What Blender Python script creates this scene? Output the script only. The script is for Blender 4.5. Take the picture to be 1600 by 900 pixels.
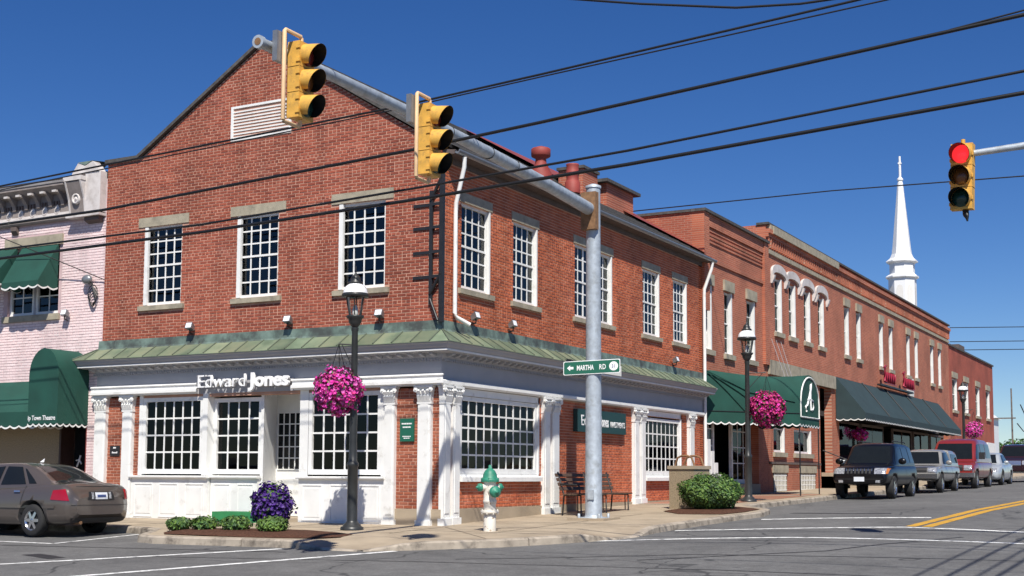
import bpy, bmesh, math, random
from math import radians as RAD, sin, cos, pi
from mathutils import Vector, Matrix
from mathutils.bvhtree import BVHTree
random.seed(7)
for o in list(bpy.data.objects): bpy.data.objects.remove(o)
S = bpy.context.scene
COL = S.collection

# ------------------------------------------------------------------ camera, sky, sun, exposure
CAM = Vector((13.46, -21.60, 1.00))
YAW, PITCH, ROLL, FPX, CYP = RAD(-28.7604), RAD(5.112), RAD(0.2598), 2006.18, 562.68
Fw = Vector((sin(YAW)*cos(PITCH), cos(YAW)*cos(PITCH), sin(PITCH)))
Rt = Vector((cos(YAW), -sin(YAW), 0)); Up = Rt.cross(Fw)
Rt, Up = Rt*cos(ROLL)+Up*sin(ROLL), Up*cos(ROLL)-Rt*sin(ROLL)
cam_d = bpy.data.cameras.new('camera'); cam = bpy.data.objects.new('camera', cam_d); COL.objects.link(cam)
cam_d.sensor_width = 36; cam_d.lens = FPX/1600*36; cam_d.shift_y = (CYP-450)/1600
cam_d.clip_start = .1; cam_d.clip_end = 5000
cam.matrix_world = Matrix(((Rt.x, Up.x, -Fw.x, CAM.x), (Rt.y, Up.y, -Fw.y, CAM.y), (Rt.z, Up.z, -Fw.z, CAM.z), (0, 0, 0, 1)))
S.camera = cam
S.render.resolution_x, S.render.resolution_y = 1024, 576

SUN_AZ, SUN_EL = RAD(33.5), RAD(51.5)          # azimuth from -Y towards +X
sdir = Vector((sin(SUN_AZ)*cos(SUN_EL), -cos(SUN_AZ)*cos(SUN_EL), sin(SUN_EL)))
w = bpy.data.worlds.new('World'); S.world = w; w.use_nodes = True
nt = w.node_tree; sky = nt.nodes.new('ShaderNodeTexSky'); sky.sky_type = 'NISHITA'; sky.sun_disc = False
sky.sun_elevation = SUN_EL; sky.sun_rotation = pi - SUN_AZ
sky.altitude = 1500; sky.air_density = 1.0; sky.dust_density = 0.1; sky.ozone_density = 5.0
bg = nt.nodes['Background']; bg.inputs[1].default_value = 0.077
hs = nt.nodes.new('ShaderNodeHueSaturation'); hs.inputs['Saturation'].default_value = 1.25; hs.inputs['Hue'].default_value = .512
nt.links.new(sky.outputs[0], hs.inputs['Color']); nt.links.new(hs.outputs[0], bg.inputs[0])
sl = bpy.data.lights.new('sun', 'SUN'); sl.energy = 5.0; sl.angle = RAD(.53); sl.color = (1, .95, .86)
sun = bpy.data.objects.new('sun', sl); COL.objects.link(sun)
sun.rotation_euler = sdir.to_track_quat('Z', 'Y').to_euler(); sun.location = (20, -40, 60)
S.view_settings.view_transform = 'Standard'; S.view_settings.look = 'None'
S.view_settings.exposure = 0.3; S.view_settings.gamma = 1

# ------------------------------------------------------------------ helpers
ORG = {}
def org(o): return ORG.get(o.name, Vector((0, 0, 0))) if o else Vector((0, 0, 0))
def thing(name, label, cat, loc=(0, 0, 0), rz=0, group=None):
    o = bpy.data.objects.new(name, None); COL.objects.link(o); o.empty_display_size = .2
    o.location = loc; o.rotation_euler = (0, 0, rz); o['label'] = label; o['category'] = cat
    if group: o['group'] = group
    ORG[o.name] = Vector(loc); return o
def tag(o, label, cat, group=None):
    o['label'] = label; o['category'] = cat
    if group: o['group'] = group
    return o
def link(name, me, parent=None, loc=(0, 0, 0), rot=(0, 0, 0)):
    o = bpy.data.objects.new(name, me); COL.objects.link(o); o.location = loc; o.rotation_euler = rot
    if parent: o.parent = parent; ORG[o.name] = org(parent)
    return o
def xA(u, o, z): return (u, -o, z)          # front wall: u = X, o = outwards (-Y)
def xB(u, o, z): return (o, u, z)           # side-street wall: u = Y, o = outwards (+X)
def xI(x, y, z): return (x, y, z)
class MB:
    def __init__(s, xf=xI): s.v = []; s.f = []; s.m = []; s.xf = xf; s.mi = 0; s.sm = []
    def add(s, vs, fs, smooth=False):
        b = len(s.v); s.v += [s.xf(*p) for p in vs]
        for f in fs: s.f.append([i+b for i in f]); s.m.append(s.mi); s.sm.append(smooth)
        return s
    def box(s, x0, x1, y0, y1, z0, z1):
        return s.add([(x0,y0,z0),(x1,y0,z0),(x1,y1,z0),(x0,y1,z0),(x0,y0,z1),(x1,y0,z1),(x1,y1,z1),(x0,y1,z1)],
                     [(0,3,2,1),(4,5,6,7),(0,1,5,4),(1,2,6,5),(2,3,7,6),(3,0,4,7)])
    def prism(s, prof, u0, u1, ax=0):       # profile in the two other axes, extruded along axis ax
        n = len(prof)
        def P(a, b, u): return (u, a, b) if ax == 0 else ((a, u, b) if ax == 1 else (a, b, u))
        vs = [P(a, b, u0) for a, b in prof]+[P(a, b, u1) for a, b in prof]
        fs = [list(range(n)), list(range(2*n-1, n-1, -1))]+[(i, (i+1) % n, n+(i+1) % n, n+i) for i in range(n)]
        return s.add(vs, fs)
    def tube(s, pts, r, n=8, cap=True):
        pts = [Vector(p) for p in pts]; rs = r if isinstance(r, (list, tuple)) else [r]*len(pts)
        vs = []; fs = []
        for i, p in enumerate(pts):
            d = (pts[min(i+1, len(pts)-1)]-pts[max(i-1, 0)]).normalized()
            a = d.orthogonal().normalized() if abs(d.z) > .95 else d.cross(Vector((0, 0, 1))).normalized()
            b = d.cross(a)
            for k in range(n):
                t = 2*pi*k/n; vs.append(tuple(p+(a*cos(t)+b*sin(t))*rs[i]))
        for i in range(len(pts)-1):
            for k in range(n): fs.append((i*n+k, i*n+(k+1) % n, (i+1)*n+(k+1) % n, (i+1)*n+k))
        s.add(vs, fs, n > 5)
        if cap: s.add(vs[:n], [list(range(n))]); s.add(vs[-n:], [list(range(n))])
        return s
    def lathe(s, prof, c=(0, 0, 0), n=16, ax='z', smooth=True, cap=True):
        vs = []; fs = []
        for r, h in prof:
            for k in range(n):
                t = 2*pi*k/n+pi/n; a, b = r*cos(t), r*sin(t)
                p = (a, b, h) if ax == 'z' else ((h, a, b) if ax == 'x' else (a, h, b))
                vs.append((p[0]+c[0], p[1]+c[1], p[2]+c[2]))
        m = len(prof)
        for i in range(m-1):
            for k in range(n): fs.append((i*n+k, i*n+(k+1) % n, (i+1)*n+(k+1) % n, (i+1)*n+k))
        s.add(vs, fs, smooth)
        if cap: s.add(vs[:n], [list(range(n))]); s.add(vs[-n:], [list(range(n))])
        return s
    def quad(s, a, b, c, d): return s.add([a, b, c, d], [(0, 1, 2, 3)])
    def ball(s, c, r, n=8, sc=(1, 1, 1)):
        pr = [(max(1e-3, sin(pi*i/n))*r, -cos(pi*i/n)*r) for i in range(n+1)]
        b = MB(); b.lathe(pr, n=n*2 if n < 8 else 12)
        s.add([(c[0]+p[0]*sc[0], c[1]+p[1]*sc[1], c[2]+p[2]*sc[2]) for p in b.v], b.f, True); return s
    def mesh(s, name, mats, off=Vector((0, 0, 0)), recalc=True):
        me = bpy.data.meshes.new(name)
        me.from_pydata([(p[0]-off.x, p[1]-off.y, p[2]-off.z) for p in s.v], [], s.f)
        for m in (mats if isinstance(mats, (list, tuple)) else [mats]): me.materials.append(m)
        me.polygons.foreach_set('material_index', s.m); me.polygons.foreach_set('use_smooth', s.sm)
        if recalc:
            bm = bmesh.new(); bm.from_mesh(me); bmesh.ops.remove_doubles(bm, verts=bm.verts, dist=1e-5) if recalc == 2 else None
            bmesh.ops.recalc_face_normals(bm, faces=bm.faces); bm.to_mesh(me); bm.free()
        me.update(); return me
    def build(s, name, mat, parent=None, local=False, recalc=True):
        me = s.mesh(name, mat, Vector((0, 0, 0)) if local else org(parent), recalc)
        return link(name, me, parent)
def struct(name, mb, mat, recalc=True):
    o = mb.build(name, mat, None, True, recalc); o['kind'] = 'structure'; return o

# ------------------------------------------------------------------ materials
M = {}
def mat(name, col, rough=.7, var=.12, scale=6., bump=0., metal=0., spec=.5, scale2=None, dirt=None, dscale=1.2, dlo=.5, dhi=.75, coat=0):
    m = bpy.data.materials.new(name); m.use_nodes = True; n = m.node_tree.nodes; L = m.node_tree.links; p = n['Principled BSDF']
    p.inputs['Roughness'].default_value = rough; p.inputs['Metallic'].default_value = metal; p.inputs['Specular IOR Level'].default_value = spec
    if coat: p.inputs['Coat Weight'].default_value = coat; p.inputs['Coat Roughness'].default_value = .04
    tc = n.new('ShaderNodeTexCoord'); nz = n.new('ShaderNodeTexNoise'); nz.inputs['Scale'].default_value = scale; nz.inputs['Detail'].default_value = 6
    L.new(tc.outputs['Object'], nz.inputs['Vector'])
    r = n.new('ShaderNodeMapRange'); r.inputs[1].default_value = .3; r.inputs[2].default_value = .7; r.inputs[3].default_value = 1-var; r.inputs[4].default_value = 1+var
    L.new(nz.outputs[0], r.inputs[0])
    mx = n.new('ShaderNodeVectorMath'); mx.operation = 'SCALE'; mx.inputs[0].default_value = col; L.new(r.outputs[0], mx.inputs['Scale'])
    out = mx.outputs[0]
    if dirt:
        n2 = n.new('ShaderNodeTexNoise'); n2.inputs['Scale'].default_value = dscale; n2.inputs['Detail'].default_value = 8; n2.inputs['Roughness'].default_value = .65
        L.new(tc.outputs['Object'], n2.inputs['Vector'])
        r2 = n.new('ShaderNodeMapRange'); r2.inputs[1].default_value = dlo; r2.inputs[2].default_value = dhi; L.new(n2.outputs[0], r2.inputs[0])
        mm = n.new('ShaderNodeMix'); mm.data_type = 'RGBA'; mm.inputs[7].default_value = (*dirt, 1)
        L.new(r2.outputs[0], mm.inputs[0]); L.new(out, mm.inputs[6]); out = mm.outputs[2]
    L.new(out, p.inputs['Base Color'])
    if bump:
        bn = n.new('ShaderNodeBump'); bn.inputs['Strength'].default_value = bump; bn.inputs['Distance'].default_value = .01
        n3 = n.new('ShaderNodeTexNoise'); n3.inputs['Scale'].default_value = scale2 or scale*6; n3.inputs['Detail'].default_value = 4
        L.new(tc.outputs['Object'], n3.inputs['Vector']); L.new(n3.outputs[0], bn.inputs['Height']); L.new(bn.outputs[0], p.inputs['Normal'])
    M[name] = m; return m
def objvar(m, lo, hi):      # each copy of a piece a little lighter or darker than the next
    n = m.node_tree.nodes; L = m.node_tree.links; p = n['Principled BSDF']; src = p.inputs['Base Color'].links[0].from_socket
    oi = n.new('ShaderNodeObjectInfo'); r = n.new('ShaderNodeMapRange'); r.inputs[3].default_value = lo; r.inputs[4].default_value = hi; L.new(oi.outputs['Random'], r.inputs[0])
    s = n.new('ShaderNodeVectorMath'); s.operation = 'SCALE'; L.new(src, s.inputs[0]); L.new(r.outputs[0], s.inputs['Scale']); L.new(s.outputs[0], p.inputs['Base Color'])
def brickmat(name, cols, dark=.5):
    m = bpy.data.materials.new(name); m.use_nodes = True; n = m.node_tree.nodes; L = m.node_tree.links; p = n['Principled BSDF']
    g = n.new('ShaderNodeNewGeometry'); oi = n.new('ShaderNodeObjectInfo'); ad = n.new('ShaderNodeMath'); ad.operation = 'ADD'
    fr = n.new('ShaderNodeMath'); fr.operation = 'FRACT'
    L.new(g.outputs['Random Per Island'], ad.inputs[0]); L.new(oi.outputs['Random'], ad.inputs[1]); L.new(ad.outputs[0], fr.inputs[0])
    cr = n.new('ShaderNodeValToRGB'); L.new(fr.outputs[0], cr.inputs[0]); e = cr.color_ramp.elements
    while len(e) < len(cols): e.new(.5)
    for i, c in enumerate(cols): e[i].position = i/(len(cols)-1); e[i].color = (*c, 1)
    nz = n.new('ShaderNodeTexNoise'); nz.inputs['Scale'].default_value = .55; nz.inputs['Detail'].default_value = 7; nz.inputs['Roughness'].default_value = .6
    L.new(g.outputs['Position'], nz.inputs['Vector'])
    r = n.new('ShaderNodeMapRange'); r.inputs[1].default_value = .35; r.inputs[2].default_value = .68; r.inputs[3].default_value = 1-dark*.5; r.inputs[4].default_value = 1.15
    L.new(nz.outputs[0], r.inputs[0])
    n2 = n.new('ShaderNodeTexNoise'); n2.inputs['Scale'].default_value = 40; n2.inputs['Detail'].default_value = 3; L.new(g.outputs['Position'], n2.inputs['Vector'])
    r2 = n.new('ShaderNodeMapRange'); r2.inputs[3].default_value = .8; r2.inputs[4].default_value = 1.2; L.new(n2.outputs[0], r2.inputs[0])
    mu = n.new('ShaderNodeMath'); mu.operation = 'MULTIPLY'; L.new(r.outputs[0], mu.inputs[0]); L.new(r2.outputs[0], mu.inputs[1])
    sc = n.new('ShaderNodeVectorMath'); sc.operation = 'SCALE'; L.new(cr.outputs[0], sc.inputs[0]); L.new(mu.outputs[0], sc.inputs['Scale'])
    L.new(sc.outputs[0], p.inputs['Base Color']); p.inputs['Roughness'].default_value = .85; p.inputs['Specular IOR Level'].default_value = .25
    vm = n.new('ShaderNodeVectorMath'); vm.operation = 'MULTIPLY'; vm.inputs[1].default_value = (1.7, 1.7, .22); L.new(g.outputs['Position'], vm.inputs[0])     # rain streaks
    n4 = n.new('ShaderNodeTexNoise'); n4.inputs['Scale'].default_value = 1.5; n4.inputs['Detail'].default_value = 6; L.new(vm.outputs[0], n4.inputs['Vector'])
    r4 = n.new('ShaderNodeMapRange'); r4.inputs[1].default_value = .32; r4.inputs[2].default_value = .55; r4.inputs[3].default_value = .78; r4.inputs[4].default_value = 1.03; L.new(n4.outputs[0], r4.inputs[0])
    s4 = n.new('ShaderNodeVectorMath'); s4.operation = 'SCALE'; L.new(sc.outputs[0], s4.inputs[0]); L.new(r4.outputs[0], s4.inputs['Scale'])
    n5 = n.new('ShaderNodeTexNoise'); n5.inputs['Scale'].default_value = .8; n5.inputs['Detail'].default_value = 9; n5.inputs['Roughness'].default_value = .7; L.new(g.outputs['Position'], n5.inputs['Vector'])   # pale salts
    r5 = n.new('ShaderNodeMapRange'); r5.inputs[1].default_value = .58; r5.inputs[2].default_value = .76; r5.inputs[4].default_value = .5; L.new(n5.outputs[0], r5.inputs[0])
    m5 = n.new('ShaderNodeMix'); m5.data_type = 'RGBA'; m5.inputs[7].default_value = (*[min(.8, c*1.3+.15) for c in cols[0]], 1); L.new(r5.outputs[0], m5.inputs[0]); L.new(s4.outputs[0], m5.inputs[6]); L.new(m5.outputs[2], p.inputs['Base Color'])
    b = n.new('ShaderNodeBump'); b.inputs['Strength'].default_value = .35; b.inputs['Distance'].default_value = .005; L.new(n2.outputs[0], b.inputs['Height']); L.new(b.outputs[0], p.inputs['Normal'])
    M[name] = m; return m
def texbrick(name, c1, c2, mortar, axis):     # far walls: brickwork too small to tell apart
    m = bpy.data.materials.new(name); m.use_nodes = True; n = m.node_tree.nodes; L = m.node_tree.links; p = n['Principled BSDF']
    g = n.new('ShaderNodeNewGeometry'); s = n.new('ShaderNodeSeparateXYZ'); c = n.new('ShaderNodeCombineXYZ'); L.new(g.outputs['Position'], s.inputs[0])
    L.new(s.outputs[1 if axis == 'B' else 0], c.inputs[0]); L.new(s.outputs[2], c.inputs[1])
    b = n.new('ShaderNodeTexBrick'); L.new(c.outputs[0], b.inputs['Vector']); b.inputs['Scale'].default_value = 1
    b.inputs['Brick Width'].default_value = .213; b.inputs['Row Height'].default_value = .067; b.inputs['Mortar Size'].default_value = .006; b.inputs['Mortar Smooth'].default_value = .2
    b.inputs['Color1'].default_value = (*c1, 1); b.inputs['Color2'].default_value = (*c2, 1); b.inputs['Mortar'].default_value = (*mortar, 1)
    nz = n.new('ShaderNodeTexNoise'); nz.inputs['Scale'].default_value = .6; nz.inputs['Detail'].default_value = 8; L.new(g.outputs['Position'], nz.inputs['Vector'])
    r = n.new('ShaderNodeMapRange'); r.inputs[1].default_value = .3; r.inputs[2].default_value = .7; r.inputs[3].default_value = .72; r.inputs[4].default_value = 1.25; L.new(nz.outputs[0], r.inputs[0])
    sc = n.new('ShaderNodeVectorMath'); sc.operation = 'SCALE'; L.new(b.outputs[0], sc.inputs[0]); L.new(r.outputs[0], sc.inputs['Scale']); L.new(sc.outputs[0], p.inputs['Base Color'])
    bp = n.new('ShaderNodeBump'); bp.invert = True; bp.inputs['Strength'].default_value = .6; bp.inputs['Distance'].default_value = .006; L.new(b.outputs['Fac'], bp.inputs['Height']); L.new(bp.outputs[0], p.inputs['Normal'])
    p.inputs['Roughness'].default_value = .85; M[name] = m; return m
def glassmat(name, tint, tr=.6, rough=.02, ior=1.5):
    m = bpy.data.materials.new(name); m.use_nodes = True; n = m.node_tree.nodes; L = m.node_tree.links; n.remove(n['Principled BSDF'])
    t = n.new('ShaderNodeBsdfTransparent'); t.inputs[0].default_value = (*[c*tr for c in tint], 1); gl = n.new('ShaderNodeBsdfGlossy'); gl.inputs['Roughness'].default_value = rough
    gl.inputs[0].default_value = (.45, .47, .48, 1)
    f = n.new('ShaderNodeFresnel'); f.inputs[0].default_value = ior; mx = n.new('ShaderNodeMixShader')
    nz = n.new('ShaderNodeTexNoise'); nz.inputs['Scale'].default_value = 2.5; tc = n.new('ShaderNodeTexCoord'); L.new(tc.outputs['Object'], nz.inputs['Vector'])
    b = n.new('ShaderNodeBump'); b.inputs['Strength'].default_value = .05; L.new(nz.outputs[0], b.inputs['Height']); L.new(b.outputs[0], gl.inputs['Normal'])
    L.new(f.outputs[0], mx.inputs[0]); L.new(t.outputs[0], mx.inputs[1]); L.new(gl.outputs[0], mx.inputs[2]); L.new(mx.outputs[0], n['Material Output'].inputs[0])
    M[name] = m; return m
def emis(name, col, st, base=(.1, .01, .01)):
    m = mat(name, base, .3, .02); p = m.node_tree.nodes['Principled BSDF']; p.inputs['Emission Color'].default_value = (*col, 1); p.inputs['Emission Strength'].default_value = st; return m

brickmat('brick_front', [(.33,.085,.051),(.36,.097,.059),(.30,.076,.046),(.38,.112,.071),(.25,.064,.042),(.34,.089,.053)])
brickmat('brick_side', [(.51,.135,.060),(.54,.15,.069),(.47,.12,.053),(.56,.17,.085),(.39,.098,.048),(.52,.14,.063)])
brickmat('brick_low', [(.36,.10,.055),(.40,.125,.068),(.32,.09,.05),(.42,.15,.09),(.28,.08,.05)])
brickmat('brick_pink', [(.78,.62,.61),(.80,.65,.64),(.76,.60,.59),(.81,.67,.66)], .15)
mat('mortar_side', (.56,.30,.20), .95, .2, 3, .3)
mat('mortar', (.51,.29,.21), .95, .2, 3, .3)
mat('mortar_pink', (.54,.39,.40), .95, .15, 3, .3)
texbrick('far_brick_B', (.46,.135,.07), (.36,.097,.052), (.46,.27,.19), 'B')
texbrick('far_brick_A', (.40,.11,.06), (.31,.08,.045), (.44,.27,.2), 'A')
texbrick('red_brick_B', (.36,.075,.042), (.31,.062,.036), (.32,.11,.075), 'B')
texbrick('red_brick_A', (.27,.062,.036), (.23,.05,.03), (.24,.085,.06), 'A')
mat('white_paint', (.79,.79,.77), .6, .05, 3, .08, dirt=(.47,.45,.41), dscale=3.5, dlo=.56, dhi=.82)
mat('grey_paint', (.40,.40,.43), .6, .05, 3)
mat('cornice_paint', (.36,.36,.38), .6, .05, 3)
mat('stone', (.36,.32,.24), .9, .15, 5, .4, dirt=(.2,.18,.14), dscale=3)
mat('concrete', (.38,.31,.225), .9, .12, 1.5, .3, 0, .3, 60, dirt=(.24,.19,.14), dscale=.9, dlo=.48, dhi=.75)
mat('kerb', (.36,.31,.25), .9, .2, 4, .5, 0, .3, 40, dirt=(.13,.11,.09), dscale=3.2, dlo=.48, dhi=.66)
objvar(mat('copper', (.17,.225,.15), .55, .3, 2.2, .1, .15, .4, dirt=(.23,.235,.15), dscale=1.1, dlo=.4, dhi=.7), .75, 1.25)
mat('copper_flash', (.16,.22,.19), .6, .35, 4, .1, .1, .4, dirt=(.07,.08,.075), dscale=2.2, dlo=.42, dhi=.6)
mat('seam_dark', (.09,.11,.08), .6)
mat('slate', (.075,.07,.065), .75, .35, 9, .3)
mat('red_roof', (.24,.05,.042), .6, .15, 3)
mat('black_iron', (.018,.018,.02), .45, .2, 8)
mat('lamp_iron', (.028,.03,.03), .4, .2, 8)
mat('galv', (.43,.48,.53), .5, .16, 9, .08, .3, .5, dirt=(.30,.32,.33), dscale=5, dlo=.5, dhi=.72)
mat('rust', (.22,.12,.06), .9, .3, 12)
mat('sig_yellow', (.68,.38,.07), .55, .14, 7, .1, dirt=(.42,.25,.07), dscale=9, dlo=.5, dhi=.7)
mat('sig_pale', (.75,.50,.28), .6, .1, 5)
mat('sig_black', (.012,.012,.012), .5)
mat('lens_red', (.16,.02,.015), .25); mat('lens_amber', (.14,.055,.015), .25); mat('lens_green', (.01,.045,.035), .25)
emis('lens_red_lit', (1, .03, .04), .85, (.5,.01,.01)); 
mat('awning_green', (.008,.062,.045), .8, .15, 2, .15)
mat('awning_slate', (.020,.042,.048), .8, .15, 2, .15)
mat('awning_trim', (.75,.75,.72), .7)
mat('sign_green', (.012,.12,.075), .5, .05)
mat('sign_teal', (.012,.055,.055), .5, .05)
mat('sign_white', (.85,.85,.85), .5, .03)
mat('door_dark', (.05,.025,.018), .5, .2)
mat('interior', (.035,.03,.026), .9, .3, 1.5)
mat('curtain', (.55,.42,.28), .9, .2, 6)
mat('blind', (.72,.70,.66), .8, .05)
mat('asphalt_base', (.1,.1,.1))
mat('paint_white', (.76,.76,.74), .8, .2, 5, .2, dirt=(.14,.14,.14), dscale=7, dlo=.5, dhi=.66)
mat('paint_yellow', (.55,.30,.03), .8, .15, 5, .2, dirt=(.25,.16,.05), dscale=6, dlo=.55, dhi=.75)
mat('tar', (.022,.022,.024), .6, .2)
mat('mulch', (.085,.04,.025), .95, .5, 25, .9, 0, .2, 60)
mat('leaf', (.065,.14,.025), .6, .55, 5, 0); mat('leaf_dark', (.03,.075,.018), .6, .5, 5); mat('leaf_light', (.11,.19,.03), .6, .4, 5)
mat('petal_pink', (.62,.03,.33), .6, .4, 9); mat('petal_pink_pale', (.72,.14,.48), .6, .3, 9); mat('petal_purple', (.055,.014,.17), .6, .5, 9)
mat('petal_magenta', (.42,.012,.13), .6, .4, 9)
mat('hyd_white', (.72,.68,.60), .5, .08, 6, .1, dirt=(.30,.18,.10), dscale=11, dlo=.57, dhi=.66); mat('hyd_green', (.03,.22,.14), .5, .25, 9, .15, dirt=(.10,.20,.14), dscale=14, dlo=.58, dhi=.66)
mat('wood_dark', (.085,.05,.033), .7, .35, 10, .2); mat('aggregate', (.30,.24,.16), .95, .35, 40, .6)
mat('green_carpet', (.03,.21,.075), .95, .1)
mat('red_vent', (.27,.045,.035), .65, .15, 4)
mat('wire', (.008,.008,.009), .5, .05); mat('wire_pale', (.3,.3,.32), .4)
mat('grey_lamp', (.26,.27,.28), .35, .1, 8, 0, .5); mat('frost', (.85,.86,.88), .2)
mat('bark', (.07,.05,.035), .9, .3, 8, .5); mat('wood_pole', (.16,.13,.11), .9, .2, 6)
mat('pink_trim', (.60,.56,.54), .7, .12, 3, dirt=(.35,.30,.27), dscale=2); mat('brown_trim', (.12,.09,.08), .8, .15); mat('cornice_taupe', (.25,.215,.20), .8, .15)
mat('spire_white', (.80,.80,.80), .5, .03); mat('red_neon', (.30,.02,.045), .4)
mat('paper', (.72,.71,.66), .7, .05)
mat('rubber', (.018,.018,.019), .85, .2); mat('chrome', (.62,.62,.64), .18, .05, 5, 0, .9); mat('plastic_black', (.02,.02,.022), .6)
mat('plate', (.70,.73,.78), .4, .05); mat('plate_ink', (.05,.08,.22), .5)
mat('tail_red', (.30,.004,.008), .12, .08, 5, coat=1); mat('headlight', (.42,.43,.45), .12, .6, 26, .3, .4, coat=1); mat('amber_lens', (.6,.18,.02), .15)
mat('grass', (.06,.13,.03), .9, .4, 4)
def carpaint(name, c, met=.5, r=.32): return mat(name, c, r, .02, 3, 0, met, .5, coat=.9)
carpaint('paint_bronze', (.10,.082,.072), .3); mat('paint_black', (.004,.004,.005), .3, .02, 3, 0, 0, .35, coat=.25); carpaint('paint_grey', (.26,.255,.24), .15); carpaint('paint_red', (.22,.022,.018), .1)
carpaint('paint_silver', (.42,.45,.47), .15); carpaint('paint_maroon', (.028,.010,.012), .1)
glassmat('glass_up', (.70,.98,.88), .5, .02, 2.0); glassmat('glass_shop', (.8,.8,.78), .24); glassmat('glass_lantern', (.95,.95,.92), .9)
mat('car_glass', (.010,.012,.013), .04, .1, 3, 0, 0, .35)

# ------------------------------------------------------------------ ground, road, pavement
def gz(y):
    y = max(-34, min(95, y))
    return .026*y if y < 0 else (.027*y if y < 10 else .27+.0156*(y-10))
def zr(x, y):
    c = .08*max(0, 1-((x-8.2)/4.3)**2)*min(1, max(0, (y+5)/4))
    return gz(y)-.13+c
def asphalt():
    m = bpy.data.materials.new('asphalt'); m.use_nodes = True; n = m.node_tree.nodes; L = m.node_tree.links; p = n['Principled BSDF']
    g = n.new('ShaderNodeNewGeometry')
    def noise(s, d=5, r=.55):
        q = n.new('ShaderNodeTexNoise'); q.inputs['Scale'].default_value = s; q.inputs['Detail'].default_value = d; q.inputs['Roughness'].default_value = r; L.new(g.outputs['Position'], q.inputs['Vector']); return q
    a = noise(.35, 6); b = noise(55, 3, .7)
    cr = n.new('ShaderNodeValToRGB'); L.new(a.outputs[0], cr.inputs[0]); cr.color_ramp.elements[0].position = .3; cr.color_ramp.elements[0].color = (.108, .107, .106, 1); cr.color_ramp.elements[1].position = .72; cr.color_ramp.elements[1].color = (.162, .160, .156, 1)
    r = n.new('ShaderNodeMapRange'); r.inputs[1].default_value = .3; r.inputs[2].default_value = .7; r.inputs[3].default_value = .72; r.inputs[4].default_value = 1.3; L.new(b.outputs[0], r.inputs[0])
    sc = n.new('ShaderNodeVectorMath'); sc.operation = 'SCALE'; L.new(cr.outputs[0], sc.inputs[0]); L.new(r.outputs[0], sc.inputs['Scale'])
    gr = noise(16, 5, .75); rg = n.new('ShaderNodeMapRange'); rg.inputs[1].default_value = .3; rg.inputs[2].default_value = .7; rg.inputs[3].default_value = .78; rg.inputs[4].default_value = 1.22; L.new(gr.outputs[0], rg.inputs[0])
    s1 = n.new('ShaderNodeVectorMath'); s1.operation = 'SCALE'; L.new(sc.outputs[0], s1.inputs[0]); L.new(rg.outputs[0], s1.inputs['Scale']); sc = s1
    md = noise(2.6, 8, .7); rm = n.new('ShaderNodeMapRange'); rm.inputs[1].default_value = .35; rm.inputs[2].default_value = .65; rm.inputs[3].default_value = .82; rm.inputs[4].default_value = 1.1; L.new(md.outputs[0], rm.inputs[0])
    s2 = n.new('ShaderNodeVectorMath'); s2.operation = 'SCALE'; L.new(sc.outputs[0], s2.inputs[0]); L.new(rm.outputs[0], s2.inputs['Scale']); sc = s2
    # long meandering cracks
    wv = noise(.5, 3); mp = n.new('ShaderNodeVectorMath'); mp.operation = 'SCALE'; mp.inputs['Scale'].default_value = 1.6; L.new(wv.outputs[1], mp.inputs[0])
    ad = n.new('ShaderNodeVectorMath'); L.new(g.outputs['Position'], ad.inputs[0]); L.new(mp.outputs[0], ad.inputs[1])
    vo = n.new('ShaderNodeTexVoronoi'); vo.feature = 'DISTANCE_TO_EDGE'; vo.inputs['Scale'].default_value = .22; L.new(ad.outputs[0], vo.inputs['Vector'])
    cr2 = n.new('ShaderNodeMapRange'); cr2.inputs[1].default_value = .002; cr2.inputs[2].default_value = .007; cr2.inputs[3].default_value = .7; cr2.inputs[4].default_value = 0; L.new(vo.outputs[0], cr2.inputs[0])
    mx = n.new('ShaderNodeMix'); mx.data_type = 'RGBA'; mx.inputs[7].default_value = (.035, .035, .037, 1); L.new(cr2.outputs[0], mx.inputs[0]); L.new(sc.outputs[0], mx.inputs[6])
    L.new(mx.outputs[2], p.inputs['Base Color']); p.inputs['Roughness'].default_value = .85; p.inputs['Specular IOR Level'].default_value = .3
    bp = n.new('ShaderNodeBump'); bp.inputs['Strength'].default_value = .5; bp.inputs['Distance'].default_value = .01; L.new(b.outputs[0], bp.inputs['Height']); L.new(bp.outputs[0], p.inputs['Normal'])
    M['asphalt'] = m
asphalt()
xs = [-900,-300,-60,-20,-8,-4,0,3]+[3.9+.43*i for i in range(21)]+[14,20,60,300,900]
ys = [-400,-120,-34,-21,-12,-9,-7]+[-6+.5*i for i in range(12)]+[0,2,4,6,8,10,15,20,25,30,40,50,60,80,95,200,500,1500]
b = MB(); vs = [(x, y, zr(x, y)) for y in ys for x in xs]; nx = len(xs)
b.add(vs, [(j*nx+i, j*nx+i+1, (j+1)*nx+i+1, (j+1)*nx+i) for j in range(len(ys)-1) for i in range(nx-1)], True)
struct('road', b, M['asphalt'])

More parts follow.
